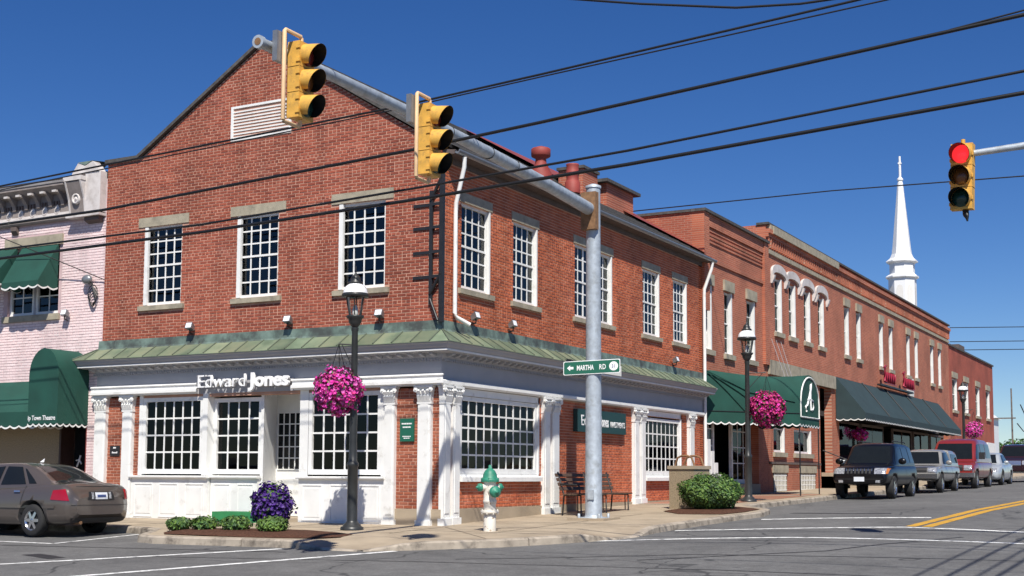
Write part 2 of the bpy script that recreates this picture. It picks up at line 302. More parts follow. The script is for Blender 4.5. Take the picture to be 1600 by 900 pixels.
KP = [(-40,-2.4,0),(-5.6,-2.4,0),(-4.7,-2.7,0),(-4.1,-3.5,0),(-3.7,-4.15,0),(-3.2,-4.32,0),(-1.8,-4.22,0),(-.3,-4.12,0),(.4,-4.3,-.09),(1.2,-4.3,-.115),(1.65,-3.9,-.03),(1.95,-3.6,0),(2.83,-2.65,0),(3.3,-1.75,0),(3.6,-1.1,0),
      (3.9,-.5,-.10),(4.0,.2,-.10),(3.92,.9,-.02),(3.88,1.3,0),(3.87,2.5,0),(4.0,5,0),(4.15,7.0,0),(3.95,8.2,0),(3.3,9.1,0),(2.85,9.8,0),(2.75,11,0),(2.75,95,0)]
K = []
for a, c in zip(KP, KP[1:]):
    L_ = math.hypot(c[0]-a[0], c[1]-a[1]); n_ = max(1, int(L_/.4)) if L_ < 20 else max(1, int(L_/5))
    for i in range(n_): t = i/n_; K.append(tuple(a[k]+(c[k]-a[k])*t for k in range(3)))
K.append(KP[-1])
def wallpt(x, y):
    if x < .2 and y < -1: return (min(x, -.25), .3)
    if y > .6: return (-.3, y)
    return (-.27, .28)
b = MB(); vs = []; NS = 8
for x, y, h in K:
    wx, wy = wallpt(x, y)
    for j in range(NS+1):
        t = j/NS; px, py = x+(wx-x)*t, y+(wy-y)*t; dist = t*math.hypot(wx-x, wy-y)
        vs.append((px, py, gz(py)+h*max(0, 1-dist/1.1)))
b.add(vs, [(i*(NS+1)+j, (i+1)*(NS+1)+j, (i+1)*(NS+1)+j+1, i*(NS+1)+j+1) for i in range(len(K)-1) for j in range(NS)], True)
walk = struct('pavement', b, M['concrete'], False)
def kerb_piece(seg):
    b = MB(); vs = []
    for i, (x, y, h) in enumerate(seg):
        p0 = seg[max(i-1, 0)]; p1 = seg[min(i+1, len(seg)-1)]; d = Vector((p1[0]-p0[0], p1[1]-p0[1])).normalized(); o = Vector((d.y, -d.x)); z = gz(y)+h+.004
        wob = random.uniform(-.008, .008); zb = min(zr(x, y)-.06, z-.04)
        for q, zz in ((-.02, z-.05), (0, z), (.12, z-random.uniform(0, .006)), (.15+wob, z-.03), (.165+wob, zb)): vs.append((x+o.x*q, y+o.y*q, zz))
    b.add(vs, [(i*5+j, (i+1)*5+j, (i+1)*5+j+1, i*5+j+1) for i in range(len(seg)-1) for j in range(4)]+[(0,1,2,3,4), tuple((len(seg)-1)*5+k for k in (4,3,2,1,0))])
    b.build('kerb', M['kerb'], walk)
i = 0
while i < len(K)-1:
    seg = [K[i]]; l = 0
    while i < len(K)-1 and l < 2.4:
        l += math.hypot(K[i+1][0]-K[i][0], K[i+1][1]-K[i][1]); i += 1; seg.append(K[i])
    d = Vector(seg[-1])-Vector(seg[-2]); e = Vector(seg[-1])-d.normalized()*.015; seg[-1] = tuple(e); kerb_piece(seg)

def strip(name, pts, wd, mat_, h=.005, parent=None):
    b = MB(); vs = []; P = []
    for a, c in zip(pts, pts[1:]):
        n_ = max(2, int(math.hypot(c[0]-a[0], c[1]-a[1])/.4))
        for i in range(n_): P.append((a[0]+(c[0]-a[0])*i/n_, a[1]+(c[1]-a[1])*i/n_))
    P.append(pts[-1])
    for i, (x, y) in enumerate(P):
        p0 = P[max(0, i-1)]; p1 = P[min(len(P)-1, i+1)]; d = Vector((p1[0]-p0[0], p1[1]-p0[1])).normalized()
        for q in (-1, 1):
            ww = wd*.5*(1+random.uniform(-.08, .08)); X, Y = x-d.y*ww*q, y+d.x*ww*q; vs.append((X, Y, zr(X, Y)+h))
    b.add(vs, [(2*i, 2*i+1, 2*i+3, 2*i+2) for i in range(len(P)-1)])
    return struct(name, b, M[mat_])
strip('crosswalk_line', [(-4.4,-12.7),(-2.37,-8.45),(-.28,-4.5)], .16, 'paint_white')
strip('crosswalk_line', [(-1.3,-13.7),(.12,-9.16),(1.75,-4.15)], .16, 'paint_white')
strip('crosswalk_line', [(3.75,-.95),(7.0,.24),(10.7,.52),(14,.6)], .2, 'paint_white')
strip('crosswalk_line', [(4.15,1.98),(5.19,2.17),(8.16,3.49),(10.36,3.16),(14,3.1)], .22, 'paint_white')
strip('stop_line', [(4.66,5.79),(8.06,6.81)], .3, 'paint_white')
strip('parking_line', [(-5.25,-2.75),(-4.9,-5.2)], .1, 'paint_white')
strip('parking_line', [(-4.9,-5.2),(-20,-5.2)], .1, 'paint_white')
strip('centre_line', [(8.25,3.75),(8.62,17.2),(9.0,34),(9.2,90)], .2, 'paint_yellow')
strip('centre_line', [(8.55,3.75),(8.92,17.2),(9.3,34),(9.5,90)], .2, 'paint_yellow')
strip('tar_seam', [(4.5,8.6),(6.0,8.1),(6.9,8.3)], .22, 'tar', .004)
strip('tar_seam', [(-3.4,-7.0),(-2.4,-7.35)], .3, 'tar', .004)
strip('tar_seam', [(-1.5,-6.6),(3.0,-5.6),(7.5,-5.0),(13,-4.9)], .035, 'tar', .004)
strip('tar_seam', [(6,-4.2),(8.2,-2.1),(9.6,1.4)], .05, 'tar', .004)
strip('tar_seam', [(3.4,-5.0),(6.4,-3.2),(11,-2.4)], .04, 'tar', .004)
strip('tar_seam', [(-7.5,-6.1),(-2,-5.3),(.2,-5.0)], .05, 'tar', .004)
# planting beds
def bed(name, poly, h=.05):
    n = len(poly); cx = sum(p[0] for p in poly)/n; cy = sum(p[1] for p in poly)/n; b = MB(); vs = []
    for k, s in enumerate((1, .85, .5, 0)):
        for x, y in poly:
            X, Y = cx+(x-cx)*s, cy+(y-cy)*s; vs.append((X, Y, gz(Y)+(.006, h*.7, h, h*1.2)[k]+random.uniform(0, .012)))
    b.add(vs, [(k*n+i, k*n+(i+1) % n, (k+1)*n+(i+1) % n, (k+1)*n+i) for k in range(3) for i in range(n)], True); o = b.build(name, M['mulch']); o['kind'] = 'structure'
bed('planting_bed', [(-4.0,-3.0),(-3.7,-3.7),(-3.35,-4.05),(-2.4,-4.1),(-1.2,-4.03),(-.3,-3.9),(.1,-3.4),(-.1,-2.75),(-1.2,-2.35),(-3.2,-2.35)])
bed('planting_bed', [(2.15,6.3),(2.9,5.4),(3.85,5.6),(4.0,6.6),(3.95,7.9),(3.3,8.5),(2.3,8.0)])
def joint(pts):
    b = MB(); vs = []; N = 8
    for i in range(N+1):
        t = i/N; x, y = pts[0][0]+(pts[1][0]-pts[0][0])*t, pts[0][1]+(pts[1][1]-pts[0][1])*t; d = Vector((pts[1][0]-pts[0][0], pts[1][1]-pts[0][1])).normalized()*.012
        vs += [(x-d.y, y+d.x, gz(y)+.003), (x+d.y, y-d.x, gz(y)+.003)]
    b.add(vs, [(2*i, 2*i+1, 2*i+3, 2*i+2) for i in range(N)]); struct('expansion_joint', b, M['joint'])
mat('joint', (.12,.095,.07), .95)
for x in range(-12, -5, 2): joint([(x, -.1), (x, -2.35)])
for x in (-4.2, -2.6, -1.0, .3): joint([(x, -.15), (x, -2.2)])
joint([(.2, -.2), (2.6, -2.7)]); joint([(-.3, -2.2), (2.2, -1.6)])
for y in (1.2, 3.4, 5.4, 9.3, 11.0): joint([(.1, y), (3.75 if y < 9 else 2.7, y)])
joint([(2.0, -1.2), (2.1, 5.2)])
pav = texbrick('paver', (.34,.16,.10), (.27,.12,.075), (.30,.24,.18), 'B')
b = MB(); b.add([(x, y, gz(y)+.006) for y in (9.6, 10, 12, 15, 19.5) for x in (.12, 1.2, 2.3)], [(j*3+i, j*3+i+1, j*3+i+4, j*3+i+3) for j in range(4) for i in range(2)]); struct('paver_strip', b, pav)

# ------------------------------------------------------------------ wall, brick and window makers
def cells(b, u0, u1, z0, z1, ops, oi, oo):     # a wall slab with rectangular openings
    us = sorted({u0, u1, *[max(u0, min(u1, v)) for q in ops for v in q[:2]]}); zs = sorted({z0, z1, *[max(z0, min(z1, v)) for q in ops for v in q[2:4]]})
    for a, c in zip(us, us[1:]):
        run = None
        for d, e in zip(zs, zs[1:]):
            um, zm = (a+c)/2, (d+e)/2
            if any(q[0] < um < q[1] and q[2] < zm < q[3] for q in ops): run = None; continue
            b.box(a, c, oi, oo, d, e)
ROWH, BL = .067, .213
def bricks(parent, xf, zlo, zhi, span, ops, matn, proud=.007, nind=0, base=0.0, soldier=None):
    """running bond; span(z)->(u0,u1); ops are openings. The nearest nind whole bricks are objects, the rest one mesh."""
    out = []; r = 0; z = zlo
    while z+.054 <= zhi+1e-6:
        zm = z+.028; u0, u1 = span(zm)
        segs = [(u0, u1)]
        for q in ops:
            if q[2]-.02 < zm < q[3]+.02:
                ns = []
                for a, c in segs:
                    if q[0] > a: ns.append((a, min(c, q[0])))
                    if q[1] < c: ns.append((max(a, q[1]), c))
                segs = [(a, c) for a, c in ns if c-a > .02]
        header = (r % 7 == 6); bl = BL/2 if header else BL
        sh = (bl/2 if r % 2 else 0)
        for a, c in segs:
            k = math.floor((a-sh)/bl)
            while k*bl+sh < c:
                x0, x1 = max(a, k*bl+sh+.0065), min(c, (k+1)*bl+sh-.0065)
                if x1-x0 > .02: out.append((x0, x1, z, z+.054, (x1-x0) > .198))
                k += 1
        z += ROWH; r += 1
    ind = []
    if nind:
        full = [q for q in out if q[4]]
        full.sort(key=lambda q: (Vector(xf((q[0]+q[1])/2, base, (q[2]+q[3])/2))-CAM).length)
        ind = full[:nind]; s_ = set(map(id, ind)); out = [q for q in out if id(q) not in s_]
    b = MB(xf)
    for x0, x1, z0, z1, f in out:
        p = base+proud+random.uniform(-.003, .003); e = .004; i_ = base-.004
        b.add([(x0,i_,z0),(x1,i_,z0),(x1,i_,z1),(x0,i_,z1),(x0+e,p,z0+e),(x1-e,p,z0+e),(x1-e,p,z1-e),(x0+e,p,z1-e)], [(4,5,6,7),(0,1,5,4),(1,2,6,5),(2,3,7,6),(3,0,4,7)])
    if out:
        o = b.build('brickwork', M[matn], parent, recalc=False)
        o['kind'] = 'stuff'
    if ind:
        hx = .1; bb = MB(xf); e = .004; P_ = proud
        bb.add([(-hx,-.004,0),(hx,-.004,0),(hx,-.004,.054),(-hx,-.004,.054),(-hx+e,P_,e),(hx-e,P_,e),(hx-e,P_,.054-e),(-hx+e,P_,.054-e)], [(4,5,6,7),(0,1,5,4),(1,2,6,5),(2,3,7,6),(3,0,4,7)])
        me = bb.mesh('brick', M[matn], recalc=False)
        for x0, x1, z0, z1, f in ind:
            link('brick', me, parent, Vector(xf((x0+x1)/2, base+random.uniform(-.003, .003), z0))-org(parent))
PANE = {}
def pane(parent, xf, u0, u1, o, z0, z1, gm):
    k = (xf.__name__, round(u1-u0, 3), round(z1-z0, 3), gm)
    if k not in PANE:
        b = MB(xf); b.box(0, u1-u0, -.003, .003, 0, z1-z0); PANE[k] = b.mesh('pane', M[gm])
    q = link('pane', PANE[k], parent, Vector(xf(u0, o, z0))-org(parent)); q.rotation_euler = (random.gauss(0, .006), random.gauss(0, .006), random.gauss(0, .008)); return q
def window(bld, xf, u0, u1, z0, z1, cols, rows, o=-.09, fr=.06, mt=.032, sash=True, gm='glass_up', lintel=None, sill=None, depth=.1, jamb=0, mull=(), panes=True, wm='white_paint'):
    b = MB(xf)
    b.box(u0, u0+fr, o-.05, o+.045, z0, z1); b.box(u1-fr, u1, o-.05, o+.045, z0, z1); b.box(u0+fr, u1-fr, o-.05, o+.044, z0, z0+fr*1.2); b.box(u0+fr, u1-fr, o-.05, o+.044, z1-fr, z1)
    w_ = b.build('window', M[wm], bld)
    a0, a1, c0, c1 = u0+fr, u1-fr, z0+fr*1.2, z1-fr
    zm = (c0+c1)/2; m = MB(xf)
    if sash: m.box(a0, a1, o-.012, o+.03, zm-.022, zm+.022)
    pw = (a1-a0)/cols; ph = (c1-c0)/rows
    for i in range(1, cols): t = mt*2.2 if i in mull else mt; m.box(a0+i*pw-t/2, a0+i*pw+t/2, o-.012, o+.014, c0, c1)
    for j in range(1, rows):
        if sash and abs(j-rows/2) < .1: continue
        m.box(a0, a1, o-.011, o+.012, c0+j*ph-mt/2, c0+j*ph+mt/2)
    if m.v: m.build('muntins', M[wm], w_)
    for i in range(cols):
        for j in range(rows): pane(w_, xf, a0+i*pw+mt/2, a0+(i+1)*pw-mt/2, o+random.uniform(-.002, .001), c0+j*ph+mt/2, c0+(j+1)*ph-mt/2, gm)
    if sill: b = MB(xf); b.prism([(-.16,z0-.004),(.07,z0-.012),(.07,z0-sill),(-.16,z0-sill)], u0-.12, u1+.12); b.build('sill', M['stone'], w_)
    if lintel: b = MB(xf); b.box(u0-.2, u1+.2, -.16, .022, z1+.002, z1+lintel); b.build('lintel', M['stone'], w_)
    return w_
def ctext(name, body, size, mat_, parent, loc, xdir, ydir, ext=.01, bold=0, align='LEFT', space=1.0, sx=1.0, shear=0):
    cu = bpy.data.curves.new(name, 'FONT'); cu.body = body; cu.size = size; cu.extrude = ext; cu.offset = bold; cu.align_x = align; cu.space_character = space; cu.shear = shear; cu.resolution_u = 3
    t = bpy.data.objects.new(name, cu); COL.objects.link(t); dg = bpy.context.evaluated_depsgraph_get(); me = bpy.data.meshes.new_from_object(t.evaluated_get(dg))
    bpy.data.objects.remove(t); bpy.data.curves.remove(cu); me.materials.clear(); me.materials.append(M[mat_])
    xd = Vector(xdir).normalized(); yd = Vector(ydir).normalized(); zd = xd.cross(yd)
    me.transform(Matrix(((xd.x*sx, yd.x, zd.x, 0), (xd.y*sx, yd.y, zd.y, 0), (xd.z*sx, yd.z, zd.z, 0), (0, 0, 0, 1))))
    return link(name, me, parent, Vector(loc)-org(parent))
def scallop(b, p0, p1, z, out, h=.09, n=None, wv=.3):   # scalloped valance hem between two plan points
    p0, p1 = Vector(p0), Vector(p1); Ln = (p1-p0).length; n = n or max(2, round(Ln/wv)); vs = []; fs = []; q = 8*n
    for i in range(q+1):
        t = i/q; s = abs(sin(pi*n*t)); p = p0+(p1-p0)*t
        vs += [(p.x+out[0], p.y+out[1], z-s*h+.018), (p.x+out[0], p.y+out[1], z-s*h-.022)]
    fs = [(2*i, 2*i+1, 2*i+3, 2*i+2) for i in range(q)]; b.add(vs, fs)
def fabric(b, p0, p1, ztop, z, h=.09, wv=.3):           # hanging valance cloth that ends at the scalloped hem
    p0, p1 = Vector(p0), Vector(p1); n = max(2, round((p1-p0).length/wv)); q = 8*n; vs = []
    for i in range(q+1):
        t = i/q; p = p0+(p1-p0)*t; vs += [(p.x, p.y, ztop), (p.x, p.y, z-abs(sin(pi*n*t))*h)]
    b.add(vs, [(2*i, 2*i+1, 2*i+3, 2*i+2) for i in range(q)])

# ------------------------------------------------------------------ corner building
def sweep(b, prof, pts):        # prof (o,z) closed; pts: functions of o -> (x,y)
    n = len(prof); vs = []
    for P in pts:
        for o, z in prof: x, y = P(o); vs.append((x, y, z))
    m = len(pts); fs = [(i*n+k, i*n+(k+1) % n, (i+1)*n+(k+1) % n, (i+1)*n+k) for i in range(m-1) for k in range(n)]
    b.add(vs, fs+[list(range(n)), list(range((m-1)*n, m*n))]); return b
B1 = thing('brick_building', 'two-storey red brick corner building with gable, white shopfront and green copper pent roof', 'building', (-4.7, 7.4, 0))
X0, YE = -9.33, 14.78
opA = [(-8.07,-6.94,4.83,6.66),(-5.31,-4.17,4.83,6.66),(-2.55,-1.38,4.83,6.66)]
opB = [(.73,1.92,4.81,6.6),(2.95,4.09,4.81,6.6),(6.05,8.22,4.81,6.6),(10.24,11.4,4.81,6.6),(12.44,13.51,4.81,6.6)]
vent = (-5.5,-3.93,8.42,9.1)
def gable_z(x): return 10.5-.61*abs(x+4.7)
b = MB(xA); cells(b, X0, 0, 2.7, 7.5, opA, -.25, 0)
wallA = b.build('front_wall', M['mortar'], B1)
b = MB(xA)   # gable above 7.5, with the flat shoulder on the left
b.prism([(X0,7.5),(-.0,7.5),(-.0,7.6),(-4.7,10.48),(-8.28,8.3),(X0,8.3)], -.25, 0, 1)
b.build('gable_wall', M['mortar'], B1)
b = MB(xB); cells(b, .25, YE, 2.7, 7.45, opB, -.25, 0); wallB = b.build('side_wall', M['mortar_side'], B1)
lowB = [(.68,4.15,.98,2.62),(10.22,12.95,.98,2.6)]
b = MB(xB); cells(b, .25, YE, -.3, 2.7, lowB, -.25, 0); wallBl = b.build('side_wall_lower', M['mortar_side'], B1)
def spanA(z):
    if z < 7.5: return (X0, 0)
    r = -4.7+(10.46-z)/.61
    l = X0 if z < 8.28 else -4.7-(10.46-z)/.61
    return (l, min(0, r))
lint = [(a-.2, c+.2, e-.02, e+.215) for a, c, d, e in opA]; sills = [(a-.12, c+.12, d-.12, d) for a, c, d, e in opA]
bricks(wallA, xA, 4.07, 10.4, spanA, lint+opA+sills+[(vent[0]-.06,vent[1]+.06,vent[2]-.05,vent[3]+.05)], 'brick_front', nind=300)
lintB = [(a-.08, c+.08, e-.02, e+.2) for a, c, d, e in opB]; sillB = [(a-.12, c+.12, d-.12, d) for a, c, d, e in opB]
bricks(wallB, xB, 4.07, 7.3, lambda z: (.0, YE), opB+lintB+sillB, 'brick_side', nind=300)
for (u0, u1) in ((-9.06,-8.53),(-8.23,-8.05),(-1.04,-.48),(-.18,-.0)):
    b = MB(xA); b.box(u0, u1, -.25, 0, -.4, 2.78); wl = b.build('pier', M['mortar'], B1)
    bricks(wl, xA, .33, 2.74, lambda z, a=u0, c=u1: (a, c), [], 'brick_low')
bricks(wallBl, xB, .33, 2.74, lambda z: (0, YE), [(a-.06, c+.06, d-.12, e+.05) for a, c, d, e in lowB], 'brick_side', nind=200)
b = MB(); b.box(-1.05, -.46, -.04, .2, -.4, .315); b.box(-.2, .035, -.04, .2, -.4, .317); b.box(-.25, .034, .2, YE, -.4, .316); b.build('foundation', M['concrete'], B1)
# other walls, floors, interior core
b = MB(); b.box(X0, X0+.25, .25, YE, -.3, 8.0); b.box(X0, 0, YE-.25, YE, -.3, 7.4); b.box(X0+.26, -.26, .26, YE-.26, 2.8, 3.0); b.box(X0+.26, -.26, .26, YE-.26, 7.1, 7.3); b.box(X0+.26, -2.6, 3.2, YE-.3, 0, 7.0); b.box(X0+.26, -.26, 1.2, YE-.26, -.2, .05)
b.build('inner_walls', M['interior'], B1)
# windows
for q in opA: window(B1, xA, *q, 4, 6, o=-.1, lintel=.22, sill=.12)
for i, q in enumerate(opB):
    W_ = window(B1, xB, *q, 4 if i != 2 else 7, 6, o=-.1, sill=.12, mull=() if i != 2 else (2, 5))
    b = MB(xB); b.box(q[0]-.08, q[1]+.08, -.15, .02, q[3]+.002, q[3]+.2); b.build('lintel', M['stone'], W_)
    b = MB(xB); b.box(q[1]-.5, q[1]-.08, -.3, -.27, q[2]+.05, q[3]-.05); b.build('curtain', M['curtain'], W_)
    b = MB(xB); b.box(q[1]-.045, q[1]+.0, -.05, .012, q[2]+.01, q[3]-.01); b.build('outer_casing', M['white_paint'], W_)
for q in opA:
    b = MB(xA); b.box(q[0]-.0, q[0]+.1, -.05, .012, q[2]+.01, q[3]-.01); b.build('outer_casing', M['white_paint'], B1)
# gable louvre
b = MB(xA); v0, v1, d0, d1 = vent
b.box(v0-.06, v0, -.1, .03, d0-.05, d1+.05); b.box(v1, v1+.06, -.1, .03, d0-.05, d1+.05); b.box(v0, v1, -.1, .028, d0-.05, d0); b.box(v0, v1, -.1, .028, d1, d1+.05)
lv = b.build('gable_vent', M['white_paint'], B1); b = MB(xA); b.box(v0, v1, -.13, -.1, d0, d1); b.build('dark_backing', M['interior'], lv)
bb = MB(xA); bb.prism([(-.07,.04),(.015,0),(.015,.03),(-.07,.05)], v0, v1); sm = bb.mesh('slat', M['white_paint'])
for k in range(9): link('slat', sm, lv, Vector((0, 0, d0+.01+k*.072))-org(lv))
# rake trim, shoulder coping
b = MB(xA)
for s in (-1, 1):
    e = (-8.34, 8.30) if s < 0 else (.12, 7.58); ax, az = -4.7, 10.5
    n_ = Vector((-(e[1]-az)*s, abs(e[0]-ax))).normalized()
    d = .07
    b.add([(ax, -.3, az), (e[0], -.3, e[1]), (e[0], .09, e[1]), (ax, .09, az), (ax, -.3, az+d*1.2), (e[0]+s*.02, -.3, e[1]+d), (e[0]+s*.02, .09, e[1]+d), (ax, .09, az+d*1.2)], [(0,1,2,3),(4,7,6,5),(3,2,6,7),(1,5,6,2),(0,4,5,1)])
b.box(X0-.05, -8.26, -.3, .07, 8.3, 8.38)
b.build('rake_trim', M['slate'], B1)
# roof: slate courses, both slopes
for s, nm in ((1, 'roof_slope'), (-1, 'roof_slope')):
    b = MB(); N = 22; E = .33
    for k in range(N):
        t0, t1 = k/N, (k+1)/N; xa, xb_ = -4.7+s*(4.7+E)*(1-t0), -4.7+s*(4.7+E)*(1-t1-.3/N); za, zb_ = 7.52+(10.5-7.52)*t0, 7.52+(10.5-7.52)*(t1+.3/N)
        nn = random.uniform(.018, .03)
        b.add([(xa, .1, za+nn), (xa, YE, za+nn), (xb_, YE, zb_), (xb_, .1, zb_), (xa, .1, za-.02), (xa, YE, za-.02)], [(0,1,2,3),(4,5,1,0)])
    rf = b.build(nm, M['slate'], B1, recalc=False)
b = MB(); b.box(-4.85, -4.55, .1, YE, 10.42, 10.56); b.build('ridge_cap', M['slate'], B1)
b = MB(); xr = [(.33-.0*k) for k in range(2)]
b.add([(.30, YE-.12, 7.62), (.30, YE, 7.62), (-4.7, YE, 10.66), (-4.7, YE-6.5, 10.66)], [(0,1,2,3)]); b.build('red_flashing', M['red_roof'], B1)
# eave, gutter
b = MB(xB); b.prism([(-.2,7.42),(.27,7.42),(.30,7.5),(-.2,7.56)], .0, YE+.2); b.box(.0, YE, -.1, .035, 7.3, 7.418); b.build('eave', M['brown_trim'], B1)
b = MB(); gp = [(.27,7.46),(.29,7.43),(.33,7.41),(.37,7.43),(.39,7.47),(.39,7.50),(.375,7.50),(.37,7.47),(.33,7.435),(.295,7.465),(.285,7.50)]
b.prism(gp, .0, YE+.35, 1); b.build('gutter', M['grey_lamp'], B1)
b = MB(); b.tube([(.34,.28,7.4),(.32,.3,7.2),(.1,.36,6.5),(.09,.36,6.3),(.09,.36,4.25),(.12,.4,4.15),(.3,.6,4.02)], .045, 8); b.build('downspout', M['white_paint'], B1)
b = MB(); b.tube([(.34,YE+.05,7.4),(.3,YE+.05,7.2),(.1,YE-.02,6.6),(.09,YE-.02,6.4),(.09,YE-.02,.5)], .05, 8); b.build('downspout', M['white_paint'], B1)
# iron corner bracket
ib = MB()
ib.box(.012, .09, -.14, -.05, 4.02, 7.2); ib.box(-.28, -.20, -.06, -.018, 4.4, 6.7)
for z in (4.95, 5.45, 5.95, 6.42): ib.box(-.68, -.17, -.03, -.014, z-.032, z+.032); ib.box(-.2, .05, -.08, -.05, z-.03, z+.03)
ib.tube([(-.25,-.05,6.5),(.05,-.12,6.95)], .035, 6); ib.tube([(-.25,-.05,4.6),(.05,-.12,5.0)], .035, 6); ib.tube([(-.25,-.05,4.5),(-.02,-.12,4.05)], .03, 6)
ib.build('corner_bracket', M['black_iron'], B1)
# cornice over the shopfront
pth = [lambda o: (-9.4-o, .0), lambda o: (-9.4-o, -o), lambda o: (o, -o), lambda o: (o, YE+.15)]
b = sweep(MB(), [(-.1,3.60),(.43,3.60),(.43,3.575),(.405,3.56),(.385,3.515),(.355,3.475),(.34,3.468),(-.1,3.466)], pth); b.build('crown_moulding', M['cornice_paint'], B1)
b = sweep(MB(), [(-.1,3.464),(.353,3.464),(.353,3.43),(-.1,3.43)], pth); b.build('fillet', M['white_paint'], B1)
b = sweep(MB(), [(-.1,3.428),(.32,3.428),(.32,3.415),(.10,3.405),(.09,3.35),(.06,3.30),(.03,3.28),(.03,3.0),(.03,2.76),(-.1,2.76)], pth); b.build('frieze', M['cornice_paint'], B1)
mm = MB(xA); mm.prism([(.09,0),(.25,0),(.25,-.04),(.2,-.055),(.12,-.075),(.09,-.075)], -.04, .04); mmA = mm.mesh('modillion', M['cornice_paint'])
mm = MB(xB); mm.prism([(.09,0),(.25,0),(.25,-.04),(.2,-.055),(.12,-.075),(.09,-.075)], -.04, .04); mmB = mm.mesh('modillion', M['cornice_paint'])
u = -9.45
while u < .1: link('modillion', mmA, B1, Vector((u, 0, 3.414))-org(B1)); u += .26
u = .1
while u < YE: link('modillion', mmB, B1, Vector((0, u, 3.414))-org(B1)); u += .26
b = MB(xA); u = -9.5
while u < .05: b.box(u, u+.035, .06, .085, 3.25, 3.295); u += .07
b.xf = xB; u = 0.
while u < YE: b.box(u, u+.035, .06, .085, 3.25, 3.295); u += .07
o = b.build('dentils', M['cornice_paint'], B1); o['kind'] = 'stuff'
arch = [(-.1,3.0),(.10,3.0),(.19,2.985),(.2,2.96),(.17,2.93),(.17,2.87),(.20,2.862),(.20,2.80),(.14,2.79),(.14,2.765),(-.1,2.765)]
b = MB(); sweep(b, arch, [lambda o: (-9.45-o*.1, -o), lambda o: (-6.22-(.2-o)*.6, -o)]); b.build('architrave', M['white_paint'], B1)
b = MB(); sweep(b, arch, [lambda o: (-3.6+(.2-o)*.6, -o), lambda o: (o-.02, -o)]); b.build('architrave', M['white_paint'], B1)
b = MB(xB); b.prism([(0,2.88),(.10,2.88),(.13,2.86),(.13,2.80),(.10,2.765),(0,2.765)], -.17, YE-.15); b.build('architrave', M['white_paint'], B1)
# copper pent roof
b = sweep(MB(), [(-.02,4.075),(.022,4.075),(.03,3.9),(.06,3.84),(-.02,3.84)], [lambda o: (-9.4-o, 0), lambda o: (-9.4-o, -o), lambda o: (o, -o), lambda o: (o, YE+.02)]); b.build('copper_flashing', M['copper_flash'], B1)
Z0, Z1, OE, OT = 3.605, 3.87, .45, .04
def rpanel(c): b = MB(); b.add(c+[(x, y, z-.012) for x, y, z in c], [tuple(range(len(c))), tuple(range(2*len(c)-1, len(c)-1, -1))]+[(i, (i+1) % len(c), len(c)+(i+1) % len(c), len(c)+i) for i in range(len(c))]); b.build('roof_panel', M['copper'], B1)
def seam(p, q): b = MB(); b.tube([p, q], .014, 5); b.build('roof_seam', M['seam_dark'], B1)
NP = 21; ua, ub = -9.4, .0
for i in range(NP):
    a, c = ua+(ub-ua)*i/NP, ua+(ub-ua)*(i+1)/NP
    rpanel([(a, -OE, Z0), (c, -OE, Z0), (c, -OT, Z1), (a, -OT, Z1)]); seam((a, -OE, Z0+.012), (a, -OT, Z1+.012))
rpanel([(ub, -OE, Z0), (OE, -OE, Z0), (OT, -OT, Z1), (ub, -OT, Z1)]); seam((OE, -OE, Z0+.01), (OT, -OT, Z1+.012)); seam((ub, -OE, Z0+.012), (ub, -OT, Z1+.012))
rpanel([(-9.4-OE, -OE, Z0), (ua, -OE, Z0), (ua, -OT, Z1), (-9.4-OT, -OT, Z1)]); rpanel([(-9.4-OE, .1, Z0), (-9.4-OE, -OE, Z0), (-9.4-OT, -OT, Z1), (-9.4-OT, .1, Z1)]); seam((-9.4-OE, -OE, Z0+.01), (-9.4-OT, -OT, Z1+.012))
rpanel([(OE, -OE, Z0), (OE, 0, Z0), (OT, 0, Z1), (OT, -OT, Z1)]); NP = 33
for i in range(NP):
    a, c = YE*i/NP, YE*(i+1)/NP; rpanel([(OE, a, Z0), (OE, c, Z0), (OT, c, Z1), (OT, a, Z1)]); seam((OE, a, Z0+.012), (OT, a, Z1+.012))
# pilasters with leafy capitals
def pilaster(xf, u0, u1, zb, o=.09):
    b = MB(xf); b.box(u0, u1, -.02, o, zb, 2.44); b.box(u0+.05, u1-.05, o, o+.012, zb+.3, 2.40); b.box(u0-.03, u1+.03, -.02, o+.03, zb, zb+.2); b.box(u0-.015, u1+.015, -.02, o+.015, 2.40, 2.44)
    p = b.build('pilaster', M['white_paint'], B1); c = MB(xf); um = (u0+u1)/2; hw = (u1-u0)/2
    c.box(u0-.07, u1+.07, -.02, o+.06, 2.725, 2.762); c.prism([(u0,2.442),(u1,2.442),(u1+.045,2.724),(u0-.045,2.724)], -.02, o+.02, 1)
    for s in (-1, 1):
        c.lathe([(.048, -.0), (.05, .05)], (um+s*(hw+.025), o+.01, 2.68), 10, 'y'); c.ball((um+s*(hw+.025), o+.065, 2.68), .02, 5)
    for k in range(4):
        uu = u0+(k+.5)*(u1-u0)/4; c.add([(uu-.035, o+.02, 2.445), (uu+.035, o+.02, 2.445), (uu+.03, o+.06, 2.56), (uu-.03, o+.06, 2.56), (uu, o+.03, 2.60)], [(0,1,2,3),(3,2,4)])
    for k in range(3):
        uu = u0+(k+.5)*(u1-u0)/3; c.add([(uu-.045, o+.025, 2.56), (uu+.045, o+.025, 2.56), (uu+.035, o+.075, 2.66), (uu-.035, o+.075, 2.66), (uu, o+.04, 2.70)], [(0,1,2,3),(3,2,4)])
    c.build('capital', M['white_paint'], p)
for u0, u1 in ((-9.41,-9.06),(-8.53,-8.23),(-1.28,-1.04),(-.48,-.18)): pilaster(xA, u0, u1, gz(0)-.1)
